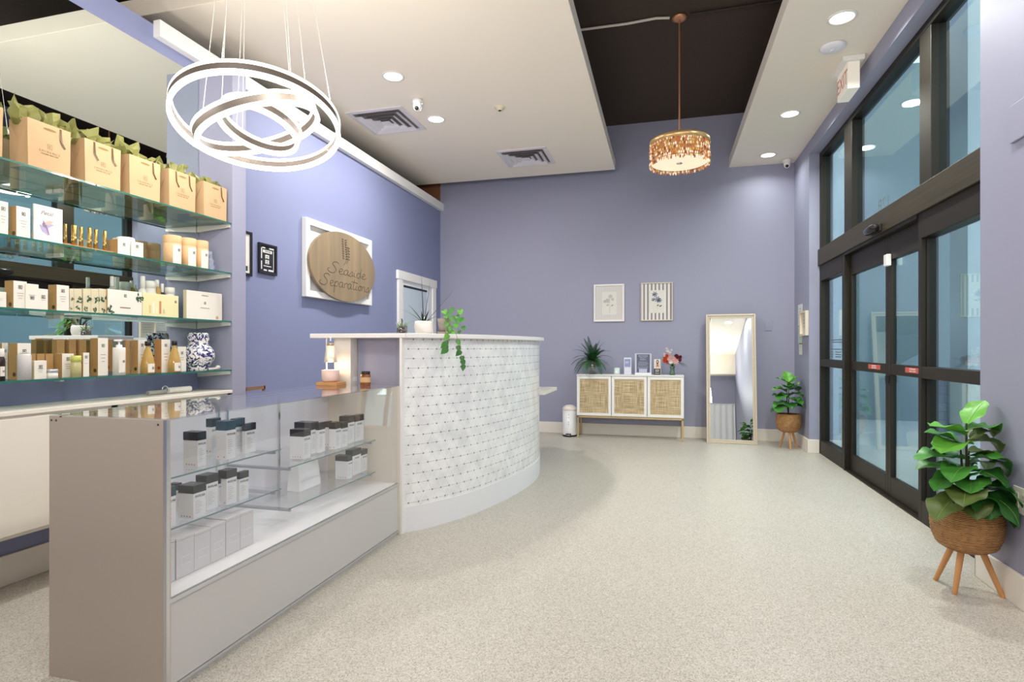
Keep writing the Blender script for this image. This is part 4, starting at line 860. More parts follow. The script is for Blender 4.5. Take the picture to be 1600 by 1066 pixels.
# ================================================================== curved reception desk
P0 = [(-1.70, 3.36), (-1.657, 3.43), (-1.539, 3.585), (-1.371, 3.913), (-1.247, 4.33), (-1.167, 4.765), (-1.145, 5.094), (-1.175, 5.42), (-1.27, 5.78), (-1.45, 6.12), (-1.72, 6.38)]
path = [Vector((p.x, p.y)) for p in [Vector((a_, b_)) for a_, b_ in P0]]
def spl2(P, n=10):
    P = [2*P[0]-P[1]]+P+[2*P[-1]-P[-2]]; o = []
    for i in range(1, len(P)-2):
        for k in range(n):
            q = k/n; a0, a1, a2, a3 = P[i-1:i+3]; o.append(.5*((2*a1)+(a2-a0)*q+(2*a0-5*a1+4*a2-a3)*q*q+(3*a1-a0-3*a2+a3)*q**3))
    return o+[P[-2]]
path = spl2(path[1:], 10)
nor = []
for i in range(len(path)):
    d = (path[min(i+1, len(path)-1)]-path[max(i-1, 0)]).normalized(); nor.append(Vector((d.y, -d.x)))
def strip(off0, off1, z0, z1, uvs=False, rng=None):
    b = MB(); idx = range(len(path)) if rng is None else rng; s_ = 0; prev = None; vs = []
    for i in idx:
        p0 = path[i]+nor[i]*off0; p1 = path[i]+nor[i]*off1
        if prev is not None: s_ += (path[i]-prev).length
        prev = path[i]; k = len(vs)
        vs += [(p0.x, p0.y, z0), (p1.x, p1.y, z0), (p1.x, p1.y, z1), (p0.x, p0.y, z1)]
        for j, zz in enumerate((z0, z0, z1, z1)): b.uv[k+j] = (s_, zz)
    n = len(vs)//4
    b.add(vs, [(4*i+j, 4*i+(j+1) % 4, 4*(i+1)+(j+1) % 4, 4*(i+1)+j) for i in range(n-1) for j in range(4)]+[(3, 2, 1, 0), (4*n-4, 4*n-3, 4*n-2, 4*n-1)])
    if not uvs: b.uv = {}
    return b
SLZ = 1.283
t = thing('reception_desk', 'curved white reception desk tiled in a star patterned marble mosaic', 'desk', (0, 0, 0))
strip(-.012, .0, .168, SLZ, True).build('tile_cladding', TILE, t)
strip(-.11, -.012, 0, SLZ).build('curved_wall', WALL, t)
strip(-.012, .004, 0, .168).build('plinth_board', mat('desk_plinth_white', 'e6e6e8', .45), t)
q = path[0]
MB().box(q.x-.012, q.x+.006, q.y-.03, q.y+.01, 0, SLZ).build('end_trim', WHITE, t)
MB().box(-2.03, q.x-.01, 3.50, 3.60, 0, SLZ).build('end_wall', WALL, t)
MB().box(-2.16, -2.035, 3.415, 3.60, 0, SLZ).build('end_post', mat('cream_post', 'ddd8d0', .5), t, bevel=.002)
MB().box(-2.035, -2.034, 3.44, 3.50, .99, 1.02).build('switch_plate', WHITE, t)
# counter slab: straight left arm joined to the curved top
b = strip(-.30, .045, SLZ, SLZ+.03); b.build('counter_slab', mat('white_quartz_slab', 'f0ecea', .3), t, bevel=.003)
MB().box(-2.335, q.x+.03, 3.395, 3.70, SLZ, SLZ+.03).build('counter_slab', MC['white_quartz_slab'], t, bevel=.003)
strip(-.72, -.11, .735, .765, rng=range(12, len(path))).build('inner_worktop', LC, t)
MB().box(-1.70, -1.19, 5.75, 6.45, .73, .765).build('worktop_end', LC, t, bevel=.003)
# plants on the desk
ZS = SLZ+.03
def blade(mb, p0, d, L_, w_, droop, n=7, up=Vector((0, 0, 1))):
    d = Vector(d).normalized(); side = d.cross(up).normalized(); p = Vector(p0); vs = []; cur = d.copy()
    for k in range(n+1):
        v = k/n; ww = w_*(1-v**2.2)*(.55+.9*v*(1-v)+.2); vs += [p-side*ww, p+side*ww+up*0]; p = p+cur*L_/n; cur = (cur-Vector((0, 0, droop/n))).normalized()
    mb.add(vs, [(2*k, 2*k+1, 2*k+3, 2*k+2) for k in range(n)], True)
x_, y_ = onY(662, 500, 3.78)[0], 3.78
t = thing('spiky_potted_plant', 'dark spiky leaved plant in a round white pot on the desk', 'plant', (x_, y_, ZS))
MB().lathe([(.0001, 0), (.042, 0), (.062, .018), (.069, .05), (.066, .085), (.06, .095), (.056, .093), (.06, .05), (.0001, .045)], n=32).build('pot', mat('white_ceramic', 'f2ede6', .35), t)
MB().lathe([(.0001, .086), (.058, .086)], n=20).build('soil', SOIL, t)
DK = mat('dark_sword_leaf', '35402c', .35, var=.25, vscale=25)
for dx, dz, L_, dr, sd in [(-.05, 1, .36, -.02, .0), (.12, 1, .33, .0, .1), (.95, 1.0, .36, -.1, .1), (-.7, 1, .19, .5, .1), (-1, .9, .28, .9, 0), (-1.2, .35, .12, .5, .3), (.9, .5, .13, .3, -.2), (.5, .8, .12, .2, -.4), (-1.1, .2, .1, .4, -.3), (1.0, .25, .1, .2, .4), (.2, .7, .12, .2, -.7), (-.3, .6, .13, .3, .8)]:
    g = MB(); blade(g, (dx*.012, sd*.02, .085), (dx, sd, dz), L_, .009, dr); g.build('leaf', DK, t)
x_ = onY(628, 500, 3.72)[0]
t = thing('succulent_jar', 'small succulent with fleshy grey green stalks in a clear glass jar', 'plant', (x_, 3.72, ZS))
MB().lathe([(.0001, 0), (.038, 0), (.04, .01), (.04, .062), (.037, .062), (.037, .008), (.0001, .006)], n=24).build('glass_jar', pane_mat('jar_glass', 'e8efee', .12), t)
MB().lathe([(.0001, .007), (.035, .008), (.035, .045), (.0001, .05)], n=20).build('soil', mat('red_brown_soil', '6b3f2e', .9), t)
for k in range(13):
    an = 2.4*k; L_ = R.uniform(.03, .06); g = MB(); dd = Vector((cos(an)*.7, sin(an)*.5, 1)).normalized(); p = Vector((cos(an)*.015, sin(an)*.015, .045)); g.tube([p, p+dd*L_*.5, p+dd*L_+Vector((cos(an)*.008, 0, 0))], .005, 6, .0025); g.build('stalk', mat('grey_green_succulent', '9aac86', .5), t)
g = MB(); g.tube([(0, 0, .05), (.002, 0, .10), (-.003, 0, .112)], .006, 6, .004); g.build('stalk', mat('dark_succulent', '3c3f38', .5), t)
def heart(mb, p, d, up, s):
    d = Vector(d).normalized(); up = Vector(up).normalized(); sd = d.cross(up).normalized(); up = sd.cross(d)
    prof = [(-.18, .0), (-.28, .22), (-.12, .46), (.2, .5), (.55, .34), (.85, .12), (1.05, 0)]
    vs = [p+d*a*s+up*(-.12*abs(a)*s) for a, _ in prof]; n = len(prof); vs[0] = p+d*0
    L_ = [p+d*a*s+sd*b_*s+up*(b_*.25*s-.15*a*s) for a, b_ in prof]; Rr = [p+d*a*s-sd*b_*s+up*(b_*.25*s-.15*a*s) for a, b_ in prof]
    mb.add(vs+L_+Rr, [(i, i+1, n+i+1, n+i) for i in range(n-1)]+[(i+1, i, 2*n+i, 2*n+i+1) for i in range(n-1)], True)
x_ = onY(694, 500, 3.86)[0]
t = thing('trailing_pothos', 'bright green trailing pothos in a grey pot and saucer, hanging over the desk edge', 'plant', (x_, 3.86, ZS))
GP = mat('grey_stone_pot', '9a8f86', .7)
MB().lathe([(.0001, .012), (.036, .012), (.05, .115), (.045, .115), (.04, .1), (.0001, .098)], n=28).build('pot', GP, t)
MB().lathe([(.0001, 0), (.045, 0), (.052, .02), (.047, .02), (.04, .011), (.0001, .011)], n=28).build('saucer', GP, t)
MB().lathe([(.0001, .105), (.044, .105)], n=16).build('soil', SOIL, t)
VN = mat('vine_stem', '7d8a4a', .5)
lp = [(-.03, 0, .17, .045, 3), (.05, -.05, .18, .04, 1), (.10, -.02, .17, .045, 3), (.13, -.05, .11, .04, 1), (.06, -.07, .12, .045, 1), (.02, -.07, .08, .04, 1), (.09, -.08, .07, .042, 3), (.13, -.04, .05, .035, 1), (.04, -.08, .03, .038, 1), (.075, -.09, .02, .035, 3), (.11, -.06, .02, .03, 1), (.03, -.06, .15, .035, 1), (.00, -.05, .13, .03, 3), (.08, -.03, .13, .04, 1), (.055, -.085, .05, .04, 1), (.10, -.07, .1, .035, 1)]
for x, y, z, s, c in lp:
    x += .03; g = MB(); g.tube([(.0, 0, .10), (x*.5, y*.5, max(.11, z)), (x, y, z)], .0016, 5); g.build('stem', VN, t)
    g = MB(); heart(g, Vector((x, y, z)), (R.uniform(-.2, .6), -.5, R.uniform(-.9, -.3)), (R.uniform(-.3, .3), -.8, .6), s); g.build('leaf', GREEN3 if c == 3 else GREEN1, t)
# the desk edge lies in front (towards -y/+x): trailing vines pass over it
def vine(pts, leaves):
    q = cr_spline(pts, 5); MB().tube(q, .002, 6).build('vine', VN, t)
    for f_, dx, s, c in leaves:
        p = q[int(f_*(len(q)-1))]; g = MB(); heart(g, p, (dx, -.25, -.75), (.3, -1, .2), s); g.build('leaf', (GREEN1, GREEN2, GREEN3)[c], t)
ov = Vector((.0, 0, 0))
vine([(.03, -.03, .10), (.06, -.12, .03), (.10, -.20, .012), (.125, -.245, -.03), (.11, -.25, -.07), (.115, -.25, -.11)], [(.55, -.6, .04, 2), (.72, .4, .03, 1), (.8, -.9, .045, 0), (.88, .2, .04, 1), (.97, -.8, .05, 0)])
vine([(.03, -.02, .10), (.10, -.1, .04), (.15, -.17, .014), (.185, -.215, -.05), (.19, -.215, -.10), (.215, -.215, -.16), (.225, -.215, -.22)], [(.5, .6, .035, 0), (.66, .3, .036, 1), (.74, -.7, .04, 1), (.84, .2, .035, 1), (.93, .3, .038, 1), (1, .0, .035, 1)])
# wooden chair behind the display case
t = thing('cross_back_chair', 'wooden cross back chair top just visible behind the display case', 'chair', (-3.02, 3.70, 0), pi/2); t.scale = (.62, .8, 1)
CW = mat('walnut_chair_wood', '8a6a52', .5)
for sx_ in (-1, 1):
    MB().box(sx_*.17-.012, sx_*.17+.012, .0, .024, 0, .92).build('rear_post', CW, t)
    MB().box(sx_*.17-.014, sx_*.17+.014, -.30, -.27, 0, .43).build('front_leg', CW, t)
MB().box(-.185, .185, -.31, .03, .43, .455).build('seat', CW, t, bevel=.004)
MB().box(-.18, .18, .0, .022, .895, .92).build('top_rail', CW, t); MB().box(-.17, .17, .004, .018, .52, .54).build('lower_rail', CW, t)
g = MB(); g.tube([(-.16, .011, .54), (.16, .011, .895)], .008, 6); g.tube([(.16, .011, .54), (-.16, .011, .895)], .008, 6); g.build('cross_brace', CW, t)
# ================================================================== console against the back wall
CYF, CXa, CXb = 7.67, -1.145, .245
t = thing('cane_console', 'white console cabinet with three woven cane doors on a thin brass frame', 'cabinet', (CXa, CYF, 0)); W_ = CXb-CXa
g = MB(); g.box(0, W_, .012, .335, .835, .853); g.box(0, W_, .012, .335, .30, .318); g.box(0, .018, .012, .335, .3, .85); g.box(W_-.018, W_, .012, .335, .3, .85); g.box(0, W_, .325, .335, .3, .85)
g.build('carcass', WHITE, t, bevel=.002)
MB().box(-.002, W_+.002, 0, .337, .84, .856).build('top_board', WHITE, t, bevel=.002)
for k in range(3):
    a_ = .004+k*(W_/3); b_ = a_+W_/3-.007; d_ = MB(); d_.frame(a_, b_, .305, .833, .036, -.006, .012); d_ = d_.build('door', WHITE, t, bevel=.002)
    MB().box(a_+.036, b_-.036, .001, .005, .341, .797).build('cane_panel', CANE, d_)
g = MB()
for x in (.004, W_-.026):
    for y in (.004, .31): g.box(x, x+.022, y, y+.022, 0, .29)
g.box(.004, W_-.004, .004, .026, .275, .299); g.box(.004, W_-.004, .31, .332, .275, .299); g.box(.004, .026, .02, .32, .275, .299); g.box(W_-.026, W_-.004, .02, .32, .275, .299)
g.build('brass_frame', BRASS, t, bevel=.001)
ZT = .8575
t = thing('pedal_bin', 'small white pedal bin with a black foot left of the cane console', 'bin', (-1.262, 7.80, 0))
MB().lathe([(.0001, 0), (.098, 0), (.1, .02), (.095, .022)], n=36).build('base_ring', DARK, t)
MB().lathe([(.095, .018), (.098, .36), (.0001, .36)], n=36).build('bin_body', mat('white_enamel', 'e9e8e8', .3), t)
MB().lathe([(.101, .36), (.102, .375), (.09, .40), (.05, .425), (.0001, .432)], n=36).build('lid', mat('pale_lid', 'e3dcd2', .35), t)
MB().box(-.035, .035, -.125, -.085, .012, .045).build('pedal', DARK, t, bevel=.003)
text('pedal_lettering', 'simple', .022, WHITE, t, (0, -.1262, .028), '-y')
g = MB()
for z in (.26, .3, .2, .17): g.cyl((.0, -.0965, z), (.0, -.099, z), .006, n=8)
g.build('embossed_marks', INKL, t)
# fern in a glass vase
xf = onY(926, 580, 7.83)[0]
t = thing('potted_fern', 'dark green fern spreading from a clear glass vase on the left of the console', 'plant', (xf, 7.79, ZT))
MB().lathe([(.0001, 0), (.05, 0), (.085, .05), (.10, .11), (.09, .17), (.085, .17), (.095, .11), (.08, .052), (.045, .006), (.0001, .006)], n=32).build('glass_vase', pane_mat('vase_glass', 'dfe8e6', .18), t)
g = MB()
for k in range(26):
    an = R.uniform(0, 2*pi); r_ = R.uniform(.0, .045); g.tube([(r_*.6*cos(an), r_*.6*sin(an), .01), (r_*cos(an+1), r_*sin(an+1), .1), (r_*.5*cos(an), r_*.5*sin(an), .19)], .004, 5)
o = g.build('root_tangle', mat('tan_roots', 'a08560', .7, var=.3), t)
def frond(L_, az, el, droop, w_, n=24):
    g = MB(); d = Vector((cos(az)*cos(el), sin(az)*cos(el), sin(el))); p = Vector((0, 0, .17)); pts = [p.copy()]; cur = d.copy()
    for k in range(n): p = p+cur*L_/n; cur = (cur-Vector((0, 0, droop/n))).normalized(); pts.append(p.copy())
    g.tube(pts, .0022, 5, .0008)
    for k in range(2, n+1):
        v = k/n; w2 = w_*(sin(pi*min(1, v*.85+.12)))**.7; t_ = (pts[k]-pts[k-1]).normalized(); sd = t_.cross(Vector((0, 0, 1)))
        sd = sd.normalized() if sd.length > .01 else Vector((1, 0, 0)); u = sd.cross(t_)
        for s_ in (-1, 1):
            tip = pts[k]+sd*s_*w2+t_*w2*.45-u*w2*.15; b0 = pts[k]-t_*.004; b1 = pts[k]+t_*.004; mid = pts[k]+sd*s_*w2*.5+t_*w2*.05
            g.add([b0, mid-t_*.0045, tip, mid+t_*.006, b1], [(0, 1, 2, 3, 4)])
    g.v = [(v[0], v[1], max(v[2], .006)) for v in g.v]; return g
for k in range(46):
    az = 2*pi*k/46+R.uniform(-.12, .12); az += R.uniform(-.3, .3); el = [1.2, .85, .45][k % 3]+R.uniform(-.25, .25); L_ = R.uniform(.26, .36)*(.55 if sin(az) > .35 else 1)
    frond(L_, az, el, [1.1, 1.7, 2.2][k % 3], .046).build('frond', mat('fern_green', '24502f', .45, var=.3, vscale=20) if k % 4 else mat('fern_light_green', '3f6d38', .45, var=.2, vscale=20), t)
def cX(px): return onY(px, 580, 7.78)[0]
t = thing('small_candle', 'small pale mint candle glass on the console beside the fern', 'candle', (onY(964, 580, 7.80)[0], 7.80, ZT))
MB().lathe([(.0001, 0), (.038, 0), (.04, .004), (.04, .088), (.036, .088), (.036, .07), (.0001, .07)], n=28).build('glass', mat('mint_candle_glass', 'cfe0dc', .15), t)
MB().box(-.018, .018, -.0405, -.0395, .02, .055).build('label', mat('pale_candle_label', 'eef0ee', .5), t)
MB().cyl((0, 0, .07), (0, 0, .084), .0015, n=6).build('wick', DARK, t)
LIL = mat('lilac_box', 'b7b9d4', .45)
x0, x1 = cX(975), cX(986.5)
t = thing('lilac_box', 'upright lilac and white box with a darker upper half on the console', 'box', ((x0+x1)/2, 7.81, ZT)); a = (x1-x0)/2
MB().box(-a, a, -.03, .03, 0, .226).build('box_body', mat('pale_lilac_carton', 'd6d7e4', .45), t, bevel=.001)
MB().box(-a*.82, a*.78, -.031, -.03, .10, .205).build('printed_panel', mat('periwinkle_print', '9297bd', .5), t)
g = MB(); rects(g, -.0315, [(-a*.6, a*.5, .05+.012*k, .054+.012*k) for k in range(3)]+[(-a*.6, a*.3, .165, .17), (-a*.6, a*.1, .15, .154)]); g.build('printed_lines', mat('pale_print', 'eef0f6', .5), t)
x0, x1 = cX(992), cX(1018); a = (x1-x0)/2
t = thing('acrylic_sign', 'clear acrylic sign holder with a striped slate blue notice and card pocket', 'sign', ((x0+x1)/2, 7.77, ZT))
MB().box(-a, a, -.03, .04, 0, .022).build('base', mat('white_acrylic', 'eeedf2', .25), t, bevel=.002)
MB().box(-a, a, .0, .006, .022, .282).build('holder', mat('frosted_acrylic', 'c9cbd8', .15), t)
MB().box(-a*.78, a*.8, -.0015, 0, .03, .27).build('notice', mat('slate_notice', '5f6478', .5), t)
g = MB(); rects(g, -.002, [(-a*.99, -a*.93, .022, .28), (a*.93, a*.99, .022, .28), (-a*.4, a*.35, .195, .20), (-a*.55, a*.5, .165, .169), (-a*.62, a*.62, .145, .149), (-a*.6, a*.5, .125, .129), (-a*.65, a*.62, .1, .104), (-a*.65, a*.55, .082, .086)]); g.build('printed_lines', mat('pale_lilac_print', 'c7c9dc', .5), t)
text('notice_lettering', 'BOOKING\nPOLICY', .026, MC['pale_lilac_print'], t, (0, -.0025, .234), '-y')
MB().box(-a*.5, a*.48, -.026, -.016, .022, .078).build('business_cards', mat('lavender_cards', 'b9bccd', .5), t)
x0, x1 = cX(1021.5), cX(1033); a = (x1-x0)/2
t = thing('brochure_stand', 'small brochure stand with a portrait of a dark haired woman above black text panel', 'brochure', ((x0+x1)/2, 7.78, ZT))
MB().box(-a, a, 0, .02, 0, .21).build('holder', mat('grey_acrylic', 'a9a5a2', .2), t, bevel=.001)
MB().box(-a*.92, a*.78, -.002, 0, .082, .205).build('portrait_ground', mat('portrait_ground', 'ddd6d0', .6), t)
MB().box(-a*.95, a*.78, -.002, 0, .003, .082).build('text_panel', mat('black_text_panel', '35302d', .5), t)
g = MB()
def el(cx, cz, rx, rz, m_, yy):
    g.cur = m_; n = 18; g.add([(cx+rx*cos(2*pi*i/n), yy, cz+rz*sin(2*pi*i/n)) for i in range(n)], [tuple(range(n))])
el(.0, .17, .017, .028, 0, -.0022); el(-.001, .172, .0105, .0155, 1, -.0026); el(-.012, .118, .012, .03, 1, -.0024); el(.016, .118, .011, .028, 1, -.0025); el(.002, .125, .007, .02, 2, -.0027)
g.build('portrait_print', [mat('dark_hair_print', '3a2a24', .6), mat('skin_print', 'd9ab8c', .6), mat('brown_shadow_print', '7d5540', .6)], t)
g = MB(); rects(g, -.0024, [(-a*.6, a*.5, .06, .066), (-a*.6, a*.45, .042, .048), (-a*.7, a*.5, .018, .023)]); g.build('printed_lines', WHITE, t)
# bouquet
xb_ = onY(1050.5, 580, 7.80)[0]
t = thing('flower_bouquet', 'mixed orange, pink and burgundy flowers in a small green glass vase', 'flowers', (xb_, 7.80, ZT))
MB().lathe([(.0001, 0), (.035, 0), (.038, .02), (.027, .06), (.03, .10), (.038, .115), (.034, .115), (.025, .09), (.023, .06), (.033, .02), (.0001, .008)], n=24).build('glass_vase', mat('green_vase_glass', '7d9a80', .12, trans=.5), t)
g = MB()
for k in range(9): an = 2*pi*k/9; g.tube([(.01*cos(an), .01*sin(an), .01), (.012*cos(an+2), .012*sin(an+2), .12), (.06*cos(an), .04*sin(an), .21)], .002, 5)
g.build('stems', GREEN2, t)
PK = mat('pale_pink_petal', 'e6b9b4', .5); ORG = mat('orange_petal', 'c4522c', .5); BUR = mat('burgundy_petal', '6e2430', .5); WPT = mat('white_petal', 'e7e0e0', .5)
def bloom(x, y, z, r_, m_):
    r_ *= 1.3
    g = MB()
    for L in range(3):
        for k in range(9):
            an = 2*pi*k/9+L*.35; rr = r_*(1-.27*L); zz = z+L*r_*.22; ca, sa = cos(an), sin(an)
            # flowers face the room (-y): petal ring in the xz plane
            g.add([(x, y-L*.006, z), (x+rr*.7*cos(an-.3), y-.008-L*.008, z+rr*.7*sin(an-.3)), (x+rr*ca, y-.014-L*.010, z+rr*sa), (x+rr*.7*cos(an+.3), y-.008-L*.008, z+rr*.7*sin(an+.3))], [(0, 1, 2, 3)])
    return g.build('blossom', m_, t)
for x, y, z, r_, m_ in [(-.095, -.03, .19, .03, ORG), (-.07, -.04, .245, .028, ORG), (-.02, -.055, .175, .028, WPT), (.015, -.055, .215, .026, PK), (.05, -.045, .25, .026, BUR), (.10, -.03, .24, .02, BUR), (-.04, -.03, .25, .024, PK), (-.1, -.01, .28, .014, WPT), (-.075, -.03, .215, .042, ORG), (-.05, -.02, .18, .035, ORG), (-.09, -.03, .255, .02, WPT), (-.105, -.01, .23, .018, PK), (-.01, -.05, .205, .034, PK), (.04, -.05, .18, .036, PK), (-.035, -.05, .21, .028, PK), (.065, -.04, .225, .036, BUR), (.085, -.02, .20, .03, BUR), (-.06, 0, .32, .02, WPT), (-.03, 0, .30, .018, WPT), (-.01, 0, .33, .014, WPT), (-.07, 0, .35, .014, WPT)]: bloom(x, y, z, r_, m_)
for k in range(16):
    g = MB(); an = R.uniform(-.5, .9); blade(g, (.05, 0, .17), (1, R.uniform(-.5, .3), an), R.uniform(.12, .24), .008, R.uniform(.6, 1.6)); g.build('dark_foliage', mat('dusky_foliage', '2e3238', .5), t)
for k in range(10):
    an = 2*pi*k/10; g = MB(); blade(g, (0, 0, .11), (cos(an), sin(an)*.6, .9), R.uniform(.08, .15), .012, .8); g.build('leaf', GREEN1, t)
# framed botanical prints
STG = mat('grey_stripe_print', '8f8a8c', .6)
t = flatframe('botanical_print', 'white framed faint flower print with thin pinstripes, left of the pair', -.745, YB-.002, 1.84, .42, .52, .022, WHITE, dep=.025, inner='ded9d4', face='-y'); t.location = (-.745, YB-.002, 1.84)
g = MB(); rects(g, -.0118, [(-.18+.0145*k, -.176+.0145*k, -.23, .23) for k in range(25)]); g.build('pinstripes', mat('thin_stripe_print', 'b9b4b3', .6), t)
MB().box(-.095, .105, -.0135, -.012, -.165, .155).build('flower_sheet', mat('ivory_print_paper', 'dfdbd2', .6), t)
def flower_art(t, pts, stem, m_, ms):
    g = MB(); g.tube(stem, .0013, 4); g.v = [(x, -.0138, z) for x, y, z in g.v]
    for x, z, s in pts:
        for k in range(7):
            an = 2*pi*k/7+x*30; g.add([(x, -.0141, z), (x+s*cos(an-.35)*.6, -.0141, z+s*sin(an-.35)*.6), (x+s*cos(an), -.0141, z+s*sin(an)), (x+s*cos(an+.35)*.6, -.0141, z+s*sin(an+.35)*.6)], [(0, 1, 2, 3)])
    g.cur = 1
    for x, z, s in ms: g.add([(x-s, -.0142, z-s*.3), (x, -.0142, z-s*.5), (x+s, -.0142, z+s*.4), (x, -.0142, z+s*.4)], [(0, 1, 2, 3)])
    g.build('flower_print', m_, t)
flower_art(t, [(.02, .09, .035), (.05, .05, .025), (-.02, .03, .04), (-.06, .02, .025)], [(.01, 0, -.15), (.005, 0, -.02), (.01, 0, .08)], [mat('faint_grey_flower', 'b3b0b2', .6), mat('grey_leaf_print', '98968f', .6)], [(-.02, -.03, .02), (.045, -.035, .022)])
t = flatframe('botanical_print', 'blue flower print on wide grey stripes in a beige frame, right of the pair', -.10, YB-.002, 1.845, .42, .52, .014, mat('beige_frame', 'd5cbb9', .5), dep=.025, inner='e6e1da', face='-y'); t.location = (-.10, YB-.002, 1.845)
g = MB(); rects(g, -.0118, [(-.18+.0505*k, -.157+.0505*k, -.246, .246) for k in range(8)]); g.build('wide_stripes', STG, t)
MB().box(-.105, .105, -.0135, -.012, -.155, .155).build('flower_sheet', mat('ivory_print_paper', 'dfdbd2', .6), t)
flower_art(t, [(-.025, .10, .045), (.01, .03, .05), (.035, .015, .04), (-.045, .03, .03)], [(.01, 0, -.10), (.012, 0, 0), (-.02, 0, .09)], [mat('slate_blue_flower', '7f86a0', .6), mat('dark_leaf_art', '5e625c', .6)], [(.015, -.05, .02), (.05, -.06, .025), (-.03, .1, .03), (-.05, .02, .02)])
# leaning floor mirror
t = thing('floor_mirror', 'tall mirror in a beaded champagne frame leaning on the back wall', 'mirror', (.826, 7.685, 0)); t.rotation_euler = (radians(-7.2), 0, radians(-1.2))
FM = mat('champagne_frame', 'c9bda9', .4, metal=.25); g = MB(); Hm = 1.665; a = .302
g.frame(-a, a, 0, Hm, .022, -.012, .03); g.frame(-a+.02, a-.02, .02, Hm-.02, .03, -.002, .03); g.build('frame', FM, t, bevel=.003)
g = MB()
for z in [.03+.022*k for k in range(74)]:
    for s_ in (-1, 1): g.sphere((s_*(a-.03), -.003, z), .006, 6, 4)
for k in range(26):
    for z in (.03, Hm-.03): g.sphere((-a+.04+.0212*k, -.003, z), .006, 6, 4)
g.build('bead_edge', mat('cream_beads', 'd9cdb8', .4, metal=.2), t)
MB().box(-a+.045, a-.045, .004, .008, .045, Hm-.045).build('mirror_glass', MIRROR, t)
t = thing('light_switch', 'painted over double switch plate right of the leaning mirror', 'switch', (1.308, YB-.0005, 1.50))
MB().box(-.045, .045, -.006, 0, -.062, .062).build('plate', WALL, t, bevel=.002)
for s_ in (-1, 1): MB().box(s_*.02-.012, s_*.02+.012, -.010, -.006, -.03, .03).build('rocker', WALL, t, bevel=.001)
# notices on the right wall beside the entrance
def wallsheet(name, lab, y, z, w_, h_, dep, fm, inner, cat='notice', lines=4):
    t = thing(name, lab, cat, (XR-.001, y, z), -pi/2)
    if dep > .005:
        MB().frame(-w_/2, w_/2, -h_/2, h_/2, .022, -dep, 0).build('frame', fm, t); MB().box(-w_/2+.02, w_/2-.02, -.006, 0, -h_/2+.02, h_/2-.02).build('sheet', inner, t); yy = -.0065
    else: MB().box(-w_/2, w_/2, -dep, 0, -h_/2, h_/2).build('sheet', inner, t); yy = -dep-.0005
    g = MB(); rects(g, yy, [(-w_*.3, w_*.3, h_*(.28-.14*k), h_*(.30-.14*k)) for k in range(lines)]); g.build('printed_lines', INKL, t)
pp = mat('pale_notice_paper', 'dcdfd8', .6); pg = mat('pale_green_notice', 'c3cfbd', .6)
wallsheet('wall_notice', 'upper pale notice sheet on the right wall corner', 7.70, 1.62, .22, .26, .003, None, pp)
wallsheet('wall_notice', 'pale green notice sheet under the upper one in the corner', 7.70, 1.37, .21, .22, .003, None, pg)
wallsheet('wall_notice', 'small lowest notice sheet on the right wall corner', 7.68, 1.20, .16, .14, .003, None, pp, lines=2)
wallsheet('framed_notice', 'cream framed certificate on the right wall before the entrance', 7.43, 1.505, .30, .29, .035, mat('cream_frame', 'e2d6c2', .5), mat('certificate_paper', 'd5d2c6', .6), cat='certificate')
# outlet and painted panel on the near right wall
t = thing('power_outlet', 'white outlet plate on the near right wall above the big plant pot', 'outlet', (XR-.001, 3.195, .50), -pi/2)
MB().box(-.06, .06, -.006, 0, -.062, .062).build('plate', mat('cream_outlet', 'ece4d8', .4), t, bevel=.002)
for x in (-.027, .027):
    for z in (-.022, .022):
        g = MB(); g.box(x-.012, x+.012, -.008, -.006, z-.014, z+.014); g.build('socket', MC['cream_outlet'], t); g = MB(); g.box(x-.006, x-.004, -.0085, -.008, z-.004, z+.006); g.box(x+.004, x+.006, -.0085, -.008, z-.004, z+.006); g.build('socket_slots', DARK, t)
t = thing('wall_access_panel', 'square lavender painted access panel cut by the right edge of the photo', 'panel', (XR-.001, 3.10, 2.29), -pi/2)
MB().box(-.17, .17, -.012, 0, -.09, .09).build('panel', WALL, t, bevel=.003)
# ================================================================== fiddle leaf plants in rattan tripod pots
def fleaf(L_, W2, droop, fold, wav, m_, seed):
    rr = random.Random(seed); g = MB(); nu, nv = 8, 12; vs = []; p = Vector((0, 0, 0)); cur = Vector((1, 0, 0)); rows = []
    for j in range(nv+1):
        v = j/nv; w_ = W2*(sin(pi*min(1, v**.85))**.75)*(.72+.42*v) if 0 < v < 1 else .0005
        u_ = Vector((-cur.z, 0, cur.x))
        for i in range(nu+1):
            s = i/nu*2-1; rise = fold*abs(s)*w_+wav*sin(v*13+s*2+seed)*abs(s)**2*w_
            vs.append(p+Vector((0, s*w_, 0))+u_*rise)
        p = p+cur*(L_/nv); c_, s__ = cos(droop/nv), sin(droop/nv); cur = Vector((cur.x*c_+cur.z*s__, 0, cur.z*c_-cur.x*s__))
    g.add(vs, [(j*(nu+1)+i, j*(nu+1)+i+1, (j+1)*(nu+1)+i+1, (j+1)*(nu+1)+i) for j in range(nv) for i in range(nu)], True)
    return g
VEIN = mat('pale_leaf_vein', '8fb062', .5)
